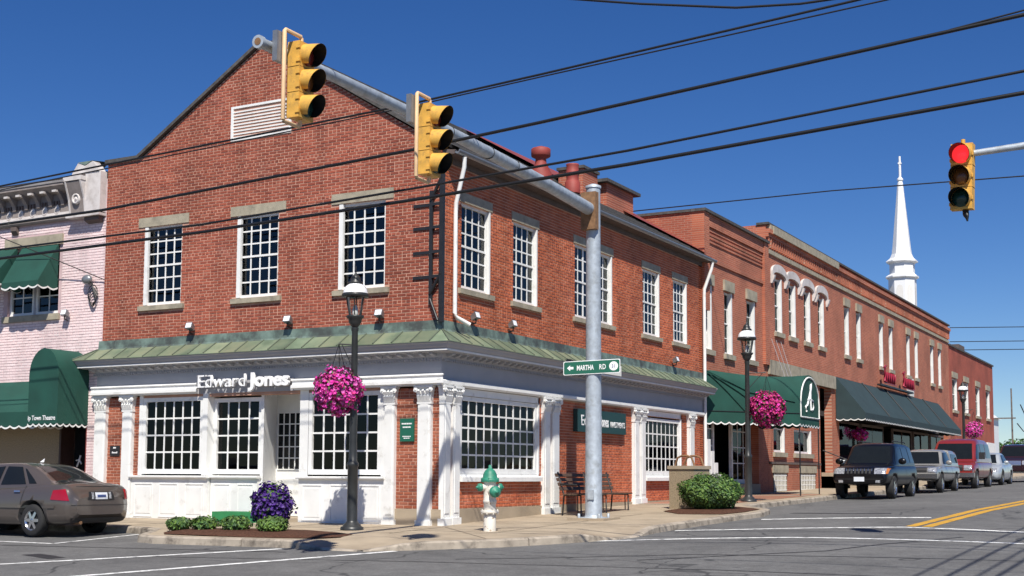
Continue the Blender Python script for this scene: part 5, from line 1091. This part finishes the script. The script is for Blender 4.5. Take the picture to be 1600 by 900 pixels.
# far pole and trees
up = thing('utility_pole', 'distant grey utility pole with crossarm at the right edge', 'utility pole', (-1.9, 95.5, gz(95)))
b = MB(); b.tube([(-1.9,95.5,1),(-1.9,95.5,8.6)], [.085,.06], 8); b.build('pole', M['wood_pole'], up)
b = MB(); b.box(-4.4,-1.6,95.4,95.6,6.0,6.1); b.build('crossarm', M['wood_pole'], up)
b = MB(); b.tube([(-1.2,95.5,7.2),(-.8,95.5,6.2),(-.2,95.5,5.2),(-1.0,95.5,4.9),(-1.5,95.5,5.6)], .05, 6); b.build('cable_loop', M['wire'], up)
for k in range(4):
    x, y = (-13.5, -9.6, -5.8, -1.5)[k], 165+random.uniform(-8, 8); h = random.uniform(4.3, 5.6)
    t = thing('tree', ('leftmost of the far green trees, beside the end of the brick row', 'second far green tree from the left, left of the distant pole', 'third far green tree from the left, near the distant pole', 'rightmost of the far green trees on the skyline')[k], 'tree', (x, y, gz(95)), 0, 'trees on the far skyline')
    b = MB(); b.tube([(0,0,-.5),(.05,0,h*.35),(.1,.1,h*.7)], [.22,.15,.06], 7); b.build('trunk', M['bark'], t, True)
    flowers('crown', t, (0, 0, h*.62), 1, 0, (), (), 0, squash=(3.3, 3.0, h*.42), leafn=900, lm=('leaf', 'leaf_dark', 'leaf_dark'), lsize=.3, hollow=.2)

# ------------------------------------------------------------------ vehicles: x forward, y left, z up, origin on the ground
def crom(xs, ys, x):
    n = len(xs)
    if x <= xs[0]: return ys[0]
    if x >= xs[-1]: return ys[-1]
    i = max(j for j in range(n-1) if xs[j] <= x); h = xs[i+1]-xs[i]; t = (x-xs[i])/h
    def m(j):
        if j == 0 or j == n-1: return 0 if j else (ys[1]-ys[0])/(xs[1]-xs[0])
        a, c = (ys[j]-ys[j-1])/(xs[j]-xs[j-1]), (ys[j+1]-ys[j])/(xs[j+1]-xs[j])
        return 0 if a*c <= 0 else 2*a*c/(a+c)
    m0, m1 = m(i)*h, m(i+1)*h
    return (2*t**3-3*t**2+1)*ys[i]+(t**3-2*t**2+t)*m0+(-2*t**3+3*t**2)*ys[i+1]+(t**3-t**2)*m1
def loft(b, st, ring, nx=44):
    xs = [s[0] for s in st]; cols = list(zip(*st)); grid = sorted(set([xs[0]+(xs[-1]-xs[0])*k/nx for k in range(nx+1)]+xs)); vs = []; n = 0
    for x in grid:
        p = [crom(xs, c, x) for c in cols[1:]]; r = ring(*p); r = r+[(-y, z) for y, z in reversed(r[1:-1])]; n = len(r); vs += [(x, y, z) for y, z in r]
    m = len(grid); b.add(vs, [(i*n+k, i*n+(k+1) % n, (i+1)*n+(k+1) % n, (i+1)*n+k) for i in range(m-1) for k in range(n)], True)
    b.add(vs[:n], [list(range(n))]); b.add(vs[-n:], [list(range(n-1, -1, -1))])
def ring_low(zb, zt, w, sh=.05):
    h = zt-zb
    return [(0, zb), (w*.6, zb), (w*.86, zb+.02*h), (w*.95, zb+.10*h), (w*.985, zb+.25*h), (w, zb+.45*h), (w*.995, zb+.62*h), (w*.975, zb+.78*h), (w*.95, zb+.90*h), (w*.90, zb+.97*h), (w*.8, zt), (w*.5, zt+sh*.5), (0, zt+sh*.65)]
def ring_cab(zb, zr_, wb, wr):
    h = max(.01, zr_-zb)
    return [(0, zb-.08), (wb, zb-.08), (wb, zb), (wb+(wr-wb)*.35, zb+h*.36), (wb+(wr-wb)*.72, zb+h*.72), (wb+(wr-wb)*.95, zb+h*.90), (wr-.05, zb+h*.965), (wr-.14, zb+h*.99), (wr*.4, zb+h*1.01), (0, zb+h*1.015)]
def boolcut(me, cutter):
    a = bpy.data.objects.new('a', me); c = bpy.data.objects.new('c', cutter); COL.objects.link(a); COL.objects.link(c)
    m = a.modifiers.new('b', 'BOOLEAN'); m.object = c; m.operation = 'DIFFERENCE'; m.solver = 'EXACT'
    dg = bpy.context.evaluated_depsgraph_get(); r = bpy.data.meshes.new_from_object(a.evaluated_get(dg)); bpy.data.objects.remove(a); bpy.data.objects.remove(c); return r
def vehicle(name, lab, cat, loc, heading, paint, low, cab, wheels, wr, rimst, extra_lofts=(), tyre_w=.2, arch=.06, track=None, trim=None):
    t = thing(name, lab, cat, loc, heading)
    b = MB(); loft(b, low, ring_low); me = b.mesh('body', [M[paint], M['plastic_black']])
    cut = MB(); hwmax = max(s[3] for s in low)
    for x in wheels:
        for s in (-1, 1): cut.lathe([(wr+arch, s*(hwmax-.34)), (wr+arch, s*(hwmax+.2))], (x, 0, wr+.02), 28, 'y')
    cm = cut.mesh('cut', [M['plastic_black'], M['plastic_black']]); me = boolcut(me, cm); me.name = 'body'
    body = link('body', me, t)
    bm = bmesh.new(); bm.from_mesh(me)
    cabs = []
    for st, rg in [(cab, ring_cab)]+list(extra_lofts):
        b = MB(); loft(b, st, rg, 36); cm_ = b.mesh('cabin', [M[paint]]); cb = link('cabin', cm_, t); cabs.append(cb); bm.from_mesh(cm_)
    bvh = BVHTree.FromBMesh(bm); bm.free()
    tr = track or hwmax-.1
    tp = [(wr*.62, -tyre_w/2), (wr*.9, -tyre_w/2), (wr*.97, -tyre_w/2+.02), (wr, -tyre_w/2+.05), (wr, tyre_w/2-.05), (wr*.97, tyre_w/2-.02), (wr*.9, tyre_w/2), (wr*.62, tyre_w/2)]
    tb_ = MB(); tb_.lathe(tp, n=28, ax='y', cap=False); tme = tb_.mesh('wheel', M['rubber'])
    rb = MB(); rb.lathe([(wr*.62, -.02), (wr*.64, tyre_w/2-.005), (wr*.60, tyre_w/2-.01), (wr*.57, tyre_w/2-.05), (.03, tyre_w/2-.06)], n=28, ax='y', cap=False); rb.lathe([(wr*.16, tyre_w/2-.06), (wr*.15, tyre_w/2-.015), (.01, tyre_w/2-.01)], n=14, ax='y')
    ns, sw_ = rimst
    for k in range(ns):
        a = 2*pi*k/ns; ca, sa = cos(a), sin(a); r0, r1 = wr*.1, wr*.6
        rb.add([(r*ca-q*sa, o, r*sa+q*ca) for r, o, wd in ((r0, tyre_w/2-.012, sw_), (r1, tyre_w/2-.02, sw_*.75)) for q in (-wd, wd)], [(0, 1, 3, 2)])
    rme = rb.mesh('rim', M['chrome']); db = MB(); db.lathe([(wr*.565, tyre_w/2-.048), (.02, tyre_w/2-.047)], n=24, ax='y'); dme = db.mesh('rim_recess', M['plastic_black'])
    for x in wheels:
        for s in (-1, 1):
            o = link('wheel', tme, t, (x, s*(tr-tyre_w/2), wr), (0, 0, 0 if s > 0 else pi)); link('rim', rme, o); link('rim_recess', dme, o)
    def patch(nm, q, d, m, off=.008, n=(10, 8), parent=None, mir=False, edge=None):
        """quad outline q (4 corners, two coordinates) cast onto the body along d ('side','rear','front','top') """
        outs = []
        for sgn in ((1, -1) if mir else (1,)):
            vs = []; ok = True
            for j in range(n[1]+1):
                for i in range(n[0]+1):
                    u, v = i/n[0], j/n[1]; a = [q[0][k]*(1-u)*(1-v)+q[1][k]*u*(1-v)+q[2][k]*u*v+q[3][k]*(1-u)*v for k in (0, 1)]
                    if d == 'side': o_, dr = Vector((a[0], 3*sgn, a[1])), Vector((0, -sgn, 0))
                    elif d == 'rear': o_, dr = Vector((-6, a[0]*sgn, a[1])), Vector((1, 0, 0))
                    elif d == 'front': o_, dr = Vector((6, a[0]*sgn, a[1])), Vector((-1, 0, 0))
                    elif d == 'rq': o_, dr = Vector((-6, 0, 0)), Vector((1, 0, 0)); dd = Vector((.75, -.66*sgn, 0)); sd = Vector((.66*sgn*-1, -.75, 0)); o_ = Vector((-1.7, .45*sgn, a[1]))-dd*4+Vector((-.66, -.75*sgn, 0))*(-a[0]); dr = dd
                    elif d == 'fq': dd = Vector((-.8, -.6*sgn, 0)); o_ = Vector((1.8, .45*sgn, a[1]))-dd*4+Vector((.6, -.8*sgn, 0))*(-a[0]); dr = dd
                    else: o_, dr = Vector((a[0], a[1]*sgn, 4)), Vector((0, 0, -1))
                    h = bvh.ray_cast(o_, dr)
                    if h[0] is None: vs.append(None); continue
                    vs.append(tuple(h[0]-dr*off*.6+h[1]*off*.4*(1 if h[1].dot(dr) < 0 else -1)))
            b = MB(); idx = {}; V = []
            for k, p in enumerate(vs):
                if p: idx[k] = len(V); V.append(p)
            W_ = n[0]+1; F = [[idx[k] for k in (j*W_+i, j*W_+i+1, (j+1)*W_+i+1, (j+1)*W_+i)] for j in range(n[1]) for i in range(n[0]) if all(k in idx for k in (j*W_+i, j*W_+i+1, (j+1)*W_+i+1, (j+1)*W_+i))]
            b.add(V, F, True); outs.append(b.build(nm, M[m], parent or t, True))
        return outs
    return t, patch, body, cabs
PT = {}
def seamline(t, pts, patchless=None): pass

# bronze saloon, rear three-quarter view
lowS = [(-2.24,.42,.74,.60),(-2.21,.34,.84,.72),(-2.14,.27,.93,.79),(-1.98,.24,1.0,.83),(-1.5,.22,1.0,.85),(-.8,.20,.965,.855),(0,.20,.93,.855),(.8,.20,.91,.855),(1.25,.22,.895,.85),(1.75,.24,.80,.83),(2.1,.27,.69,.76),(2.2,.32,.62,.68),(2.25,.38,.56,.55)]
cabS = [(-1.72,.98,1.0,.74,.66),(-1.55,.98,1.06,.76,.62),(-1.2,.97,1.24,.78,.58),(-.85,.95,1.37,.79,.57),(-.4,.93,1.42,.795,.57),(.1,.92,1.41,.795,.57),(.45,.91,1.34,.79,.57),(.85,.90,1.13,.77,.62),(1.2,.89,.91,.74,.68)]
yw = -3.42; rz_ = lambda x, y: zr(x, y)
sX = -5.62-2.24
t, patch, body, cabs = vehicle('parked_car', 'bronze grey four-door saloon parked at the left, rear towards the corner', 'car', (sX, yw, zr(sX, yw)), pi, 'paint_bronze', lowS, cabS, (-1.28, 1.25), .31, (6, .035), track=.84)
G = 'car_glass'
patch('rear_window', [(-.50,1.03),(.50,1.03),(.42,1.345),(-.42,1.345)], 'rear', G)
patch('windscreen', [(-.56,.95),(.56,.95),(.44,1.33),(-.44,1.33)], 'front', G)
patch('side_window', [(-1.02,1.0),(-.32,.985),(-.32,1.345),(-.72,1.335)], 'side', G, mir=True); patch('side_window', [(-.24,.985),(.74,.965),(.32,1.30),(-.24,1.345)], 'side', G, mir=True); patch('quarter_window', [(-1.3,1.01),(-1.1,1.01),(-.8,1.31),(-.86,1.29)], 'side', G, mir=True, n=(4, 6))
patch('taillight', [(-.10,.69),(.24,.71),(.19,.89),(-.03,.91)], 'rq', 'tail_red', .012)
patch('taillight', [(-.60,.71),(-.76,.71),(-.74,.90),(-.62,.91)], 'rear', 'tail_red', .012); patch('bumper_valance', [(-.66,.28),(.66,.28),(.70,.36),(-.70,.36)], 'rear', 'plastic_black', .008, (14, 2))
patch('boot_lid_line', [(-.52,.955),(.52,.955),(.52,.965),(-.52,.965)], 'rear', 'plastic_black', .006, (14, 1)); patch('bumper_line', [(-.72,.60),(.72,.60),(.72,.61),(-.72,.61)], 'rear', 'plastic_black', .006, (16, 1))
patch('plate_recess', [(-.34,.70),(.34,.70),(.30,.86),(-.30,.86)], 'rear', 'plastic_black', .008)
pp = patch('number_plate', [(-.155,.715),(.155,.715),(.155,.845),(-.155,.845)], 'rear', 'plate', .016)[0]
patch('plate_lettering', [(-.11,.755),(.11,.755),(.11,.80),(-.11,.80)], 'rear', 'plate_ink', .02, parent=pp)
for s in (-.25, .19): patch('reverse_lamp', [(s,.72),(s+.06,.72),(s+.06,.85),(s,.85)], 'rear', 'headlight', .018, (3, 4))
patch('side_moulding', [(-1.9,.55),(1.8,.53),(1.8,.58),(-1.9,.60)], 'side', 'paint_bronze', .02, (24, 1), mir=True)
patch('door_gap', [(-.30,.30),(-.285,.30),(-.285,.96),(-.30,.96)], 'side', 'plastic_black', .005, (1, 12), mir=True); patch('door_gap', [(-.98,.62),(-.965,.62),(-1.05,.97),(-1.065,.97)], 'side', 'plastic_black', .005, (1, 8), mir=True)
patch('door_handle', [(-.95,.845),(-.78,.845),(-.78,.875),(-.95,.875)], 'side', 'chrome', .03, (4, 2), mir=True); patch('door_handle', [(.02,.835),(.19,.835),(.19,.865),(.02,.865)], 'side', 'chrome', .03, (4, 2), mir=True)
for s in (-1, 1): b = MB(); b.ball((.72, s*.9, 1.0), .1, 6, (.6, 1, .8)); b.build('wing_mirror', M['paint_bronze'], t, True)
b = MB(); b.add([(-.62,.0,1.43),(-.5,.0,1.435),(-.6,.02,1.43),(-.64,0,1.51)], [(0,1,3),(1,2,3),(2,0,3)]); b.build('antenna', M['sign_white'], t, True)
b = MB(); b.tube([(-2.2,.45,.27),(-1.9,.45,.27)], .035, 8); b.build('exhaust', M['rust'], t, True)

# black off-road car facing the camera
lowJ = [(-2.28,.55,.95,.76),(-2.22,.46,1.05,.84),(-2.0,.42,1.08,.89),(-1.0,.40,1.07,.905),(0,.40,1.06,.905),(.7,.40,1.05,.905),(1.0,.42,1.05,.90),(1.6,.44,1.02,.88),(2.05,.45,.97,.85),(2.22,.46,.88,.82),(2.28,.50,.74,.76)]
cabJ = [(-2.2,1.05,1.12,.80,.72),(-2.1,1.06,1.55,.81,.68),(-1.95,1.06,1.72,.82,.66),(-1.2,1.06,1.77,.83,.66),(-.2,1.05,1.78,.83,.66),(.3,1.05,1.73,.83,.66),(.75,1.05,1.38,.82,.68),(1.1,1.05,1.08,.80,.74)]
t, patch, body, cabs = vehicle('parked_car', 'black sport utility car with headlights, first in the row of parked cars', 'car', (3.68, 20.9, zr(3.68, 20.9)), -pi/2, 'paint_black', lowJ, cabJ, (-1.36, 1.36), .36, (5, .05), track=.90, tyre_w=.24)
patch('windscreen', [(-.68,1.12),(.68,1.12),(.56,1.66),(-.56,1.66)], 'front', G); patch('rear_window', [(-.62,1.15),(.62,1.15),(.56,1.64),(-.56,1.64)], 'rear', G)
patch('side_window', [(-.28,1.13),(.78,1.11),(.36,1.63),(-.28,1.66)], 'side', G, mir=True); patch('side_window', [(-1.25,1.14),(-.36,1.13),(-.36,1.66),(-1.2,1.66)], 'side', G, mir=True); patch('side_window', [(-1.98,1.16),(-1.35,1.15),(-1.3,1.66),(-1.85,1.63)], 'side', G, mir=True)
patch('headlight', [(.46,.77),(.80,.77),(.80,.95),(.46,.95)], 'front', 'headlight', .02, mir=True); patch('indicator', [(.80,.77),(.84,.78),(.84,.94),(.80,.95)], 'front', 'amber_lens', .02, (2, 4), mir=True)
for k in range(7): patch('grille_slot', [(-.38+k*.112,.78),(-.38+k*.112+.06,.78),(-.38+k*.112+.06,.92),(-.38+k*.112,.92)], 'front', 'chrome' if k % 2 == 3 else 'plastic_black', .012, (2, 4))
for k in range(8): patch('grille_bar', [(-.415+k*.112,.86),(-.415+k*.112+.022,.86),(-.415+k*.112+.022,.93),(-.415+k*.112,.93)], 'front', 'chrome', .016, (1, 2))
patch('bumper_strip', [(-.84,.60),(.84,.60),(.84,.62),(-.84,.62)], 'front', 'plastic_black', .01, (16, 1)); patch('number_plate', [(-.16,.54),(.16,.54),(.16,.68),(-.16,.68)], 'front', 'plate', .03); patch('fog_lamp', [(.5,.50),(.64,.50),(.64,.58),(.5,.58)], 'front', 'headlight', .015, mir=True)
patch('side_moulding', [(-1.9,.60),(1.7,.60),(1.7,.67),(-1.9,.67)], 'side', 'plastic_black', .02, (20, 1), mir=True)
patch('door_gap', [(-.33,.5),(-.315,.5),(-.315,1.1),(-.33,1.1)], 'side', 'plastic_black', .006, (1, 8), mir=True)
for s in (-1, 1): b = MB(); b.ball((.75, s*1.0, 1.18), .13, 6, (.55, 1, .8)); b.build('wing_mirror', M['paint_black'], t, True); b = MB(); b.tube([(-1.8,s*.55,1.8),(-1.7,s*.55,1.83),(.0,s*.55,1.84),(.1,s*.55,1.8)], .018, 6); b.build('roof_rail', M['plastic_black'], t, True)
patch('bonnet_line', [(1.0,-.62),(2.0,-.58),(2.0,-.565),(1.0,-.605)], 'top', 'plastic_black', .006, (14, 1), mir=True)

# grey pickup with a topper
lowP = [(-2.45,.55,.95,.72),(-2.38,.48,1.0,.80),(-2.0,.44,1.02,.825),(-.5,.42,1.0,.83),(.6,.42,.99,.83),(1.0,.43,.99,.825),(1.8,.45,.95,.81),(2.2,.47,.90,.80),(2.3,.50,.80,.76)]
cabP = [(-.75,1.0,1.05,.76,.70),(-.7,1.0,1.45,.77,.62),(-.55,1.0,1.57,.775,.6),(-.1,1.0,1.6,.775,.6),(.25,1.0,1.55,.77,.6),(.6,.99,1.25,.76,.63),(.95,.99,1.01,.74,.68)]
capP = [(-2.4,1.0,1.5,.74,.62),(-2.35,1.0,1.56,.75,.63),(-1.5,1.0,1.6,.755,.64),(-.85,1.0,1.6,.755,.64),(-.8,1.0,1.55,.75,.62)]
t, patch, body, cabs = vehicle('pickup_truck', 'silver grey compact pickup truck with canopy, parked behind the black car', 'truck', (3.85, 28.3, zr(3.85, 28.3)), -pi/2, 'paint_grey', lowP, cabP, (-1.43, 1.43), .35, (5, .05), extra_lofts=[(capP, ring_cab)], track=.84)
patch('windscreen', [(-.62,1.06),(.62,1.06),(.5,1.5),(-.5,1.5)], 'front', G); patch('side_window', [(-.55,1.06),(.66,1.05),(.3,1.47),(-.5,1.5)], 'side', G, mir=True); patch('topper_window', [(-2.2,1.12),(-1.0,1.12),(-1.02,1.45),(-2.15,1.43)], 'side', G, mir=True)
patch('grille', [(-.45,.74),(.45,.74),(.45,.90),(-.45,.90)], 'front', 'plastic_black', .012); patch('headlight', [(.48,.74),(.76,.74),(.76,.90),(.48,.90)], 'front', 'headlight', .02, mir=True); patch('grille_surround', [(-.78,.91),(.78,.91),(.78,.935),(-.78,.935)], 'front', 'chrome', .018, (12, 1))
b = MB(); b.box(2.22, 2.4, -.82, .82, .52, .68); b.build('bumper', M['chrome'], t, True); b = MB(); b.box(2.401, 2.41, -.12, .12, .55, .67); b.build('number_plate', M['tail_red'], t, True)
for s in (-1, 1): b = MB(); b.ball((.6, s*.92, 1.1), .11, 6, (.5, 1, .8)); b.build('wing_mirror', M['paint_grey'], t, True)
patch('door_gap', [(.62,.5),(.635,.5),(.635,1.0),(.62,1.0)], 'side', 'plastic_black', .006, (1, 8), mir=True); patch('door_gap', [(-.62,.5),(-.605,.5),(-.605,1.0),(-.62,1.0)], 'side', 'plastic_black', .006, (1, 8), mir=True); patch('side_moulding', [(-2.2,.7),(2.0,.7),(2.0,.74),(-2.2,.74)], 'side', 'plastic_black', .014, (24, 1), mir=True)

# red van
lowV = [(-2.6,.5,1.05,.86),(-2.55,.45,1.12,.95),(-2.0,.42,1.14,.98),(0,.40,1.12,.99),(1.2,.42,1.1,.985),(1.7,.43,1.08,.97),(2.15,.45,1.0,.93),(2.32,.48,.85,.88)]
cabV = [(-2.55,1.1,1.75,.9,.78),(-2.45,1.1,1.95,.92,.78),(-1.5,1.1,2.06,.93,.78),(.2,1.1,2.06,.93,.78),(.7,1.1,1.98,.93,.78),(1.2,1.1,1.6,.92,.80),(1.75,1.08,1.12,.9,.82)]
t, patch, body, cabs = vehicle('van', 'red full-size passenger van parked between the pickup and the silver saloon', 'van', (3.9, 35.1, zr(3.9, 35.1)), -pi/2, 'paint_red', lowV, cabV, (-1.65, 1.7), .37, (5, .05), track=.97, tyre_w=.24)
patch('windscreen', [(-.76,1.2),(.76,1.2),(.66,1.85),(-.66,1.85)], 'front', G); patch('side_window', [(.35,1.25),(1.4,1.2),(.85,1.8),(.35,1.85)], 'side', G, mir=True)
for a, c in ((-.9,.2),(-2.3,-1.05)): patch('side_window', [(a,1.28),(c,1.27),(c,1.86),(a,1.85)], 'side', G, mir=True)
patch('grille', [(-.5,.72),(.5,.72),(.5,.95),(-.5,.95)], 'front', 'plastic_black', .012); patch('headlight', [(.54,.74),(.84,.74),(.84,.94),(.54,.94)], 'front', 'headlight', .02, mir=True)
b = MB(); b.box(2.24, 2.42, -.95, .95, .46, .64); b.build('bumper', M['chrome'], t, True)
for s in (-1, 1): b = MB(); b.box(1.2, 1.34, min(s*.98, s*1.2), max(s*.98, s*1.2), 1.2, 1.48); b.build('wing_mirror', M['plastic_black'], t, True)
patch('door_gap', [(.27,.5),(.285,.5),(.285,1.95),(.27,1.95)], 'side', 'plastic_black', .006, (1, 12), mir=True); patch('door_gap', [(1.45,.5),(1.465,.5),(1.465,1.15),(1.45,1.15)], 'side', 'plastic_black', .006, (1, 8), mir=True); patch('sunshade', [(-.6,1.22),(-.2,1.22),(-.2,1.32),(-.6,1.32)], 'front', 'sign_white', .012, (4, 2))

# silver saloon
lowA = [(a, b_, c*1.05, d*1.04) for a, b_, c, d in lowS]; cabA = [(a, b_*1.05, c*1.05, d*1.04, e*1.04) for a, b_, c, d, e in cabS]
t, patch, body, cabs = vehicle('parked_car', 'light silver four-door saloon parked behind the red van', 'car', (4.02, 41.6, zr(4.02, 41.6)), -pi/2, 'paint_silver', lowA, cabA, (-1.3, 1.32), .32, (6, .035), track=.88)
patch('windscreen', [(-.58,1.0),(.58,1.0),(.46,1.4),(-.46,1.4)], 'front', G); patch('side_window', [(-.24,1.04),(.72,1.01),(.3,1.37),(-.24,1.41)], 'side', G, mir=True); patch('side_window', [(-1.0,1.05),(-.32,1.04),(-.32,1.41),(-.7,1.40)], 'side', G, mir=True)
patch('headlight', [(.40,.60),(.74,.62),(.72,.76),(.40,.72)], 'front', 'headlight', .02, mir=True); patch('grille', [(-.34,.56),(.34,.56),(.34,.68),(-.34,.68)], 'front', 'plastic_black', .012); patch('door_gap', [(-.30,.35),(-.285,.35),(-.285,1.0),(-.30,1.0)], 'side', 'plastic_black', .006, (1, 8), mir=True)
for s in (-1, 1): b = MB(); b.ball((.75, s*.95, 1.04), .1, 6, (.6, 1, .8)); b.build('wing_mirror', M['paint_silver'], t, True)

# dark pickup at the right edge
t, patch, body, cabs = vehicle('pickup_truck', 'dark maroon truck at the far end of the parked row, cut by the right edge', 'truck', (4.35, 49.6, zr(4.35, 49.6)), -pi/2, 'paint_maroon', [(a*1.08, b_*1.1, c*1.15, d*1.08) for a, b_, c, d in lowJ], [(a*1.08, b_*1.15, c*1.08, d*1.08, e*1.08) for a, b_, c, d, e in cabJ], (-1.5, 1.5), .39, (5, .05), track=.98, tyre_w=.26)
patch('windscreen', [(-.72,1.3),(.72,1.3),(.6,1.8),(-.6,1.8)], 'front', G); patch('side_window', [(-.3,1.3),(.8,1.28),(.4,1.75),(-.3,1.78)], 'side', G, mir=True); patch('side_window', [(-1.4,1.3),(-.4,1.3),(-.4,1.78),(-1.35,1.78)], 'side', G, mir=True); patch('headlight', [(.5,.85),(.85,.85),(.85,1.05),(.5,1.05)], 'front', 'headlight', .02, mir=True); patch('grille', [(-.45,.82),(.45,.82),(.45,1.05),(-.45,1.05)], 'front', 'chrome', .012)
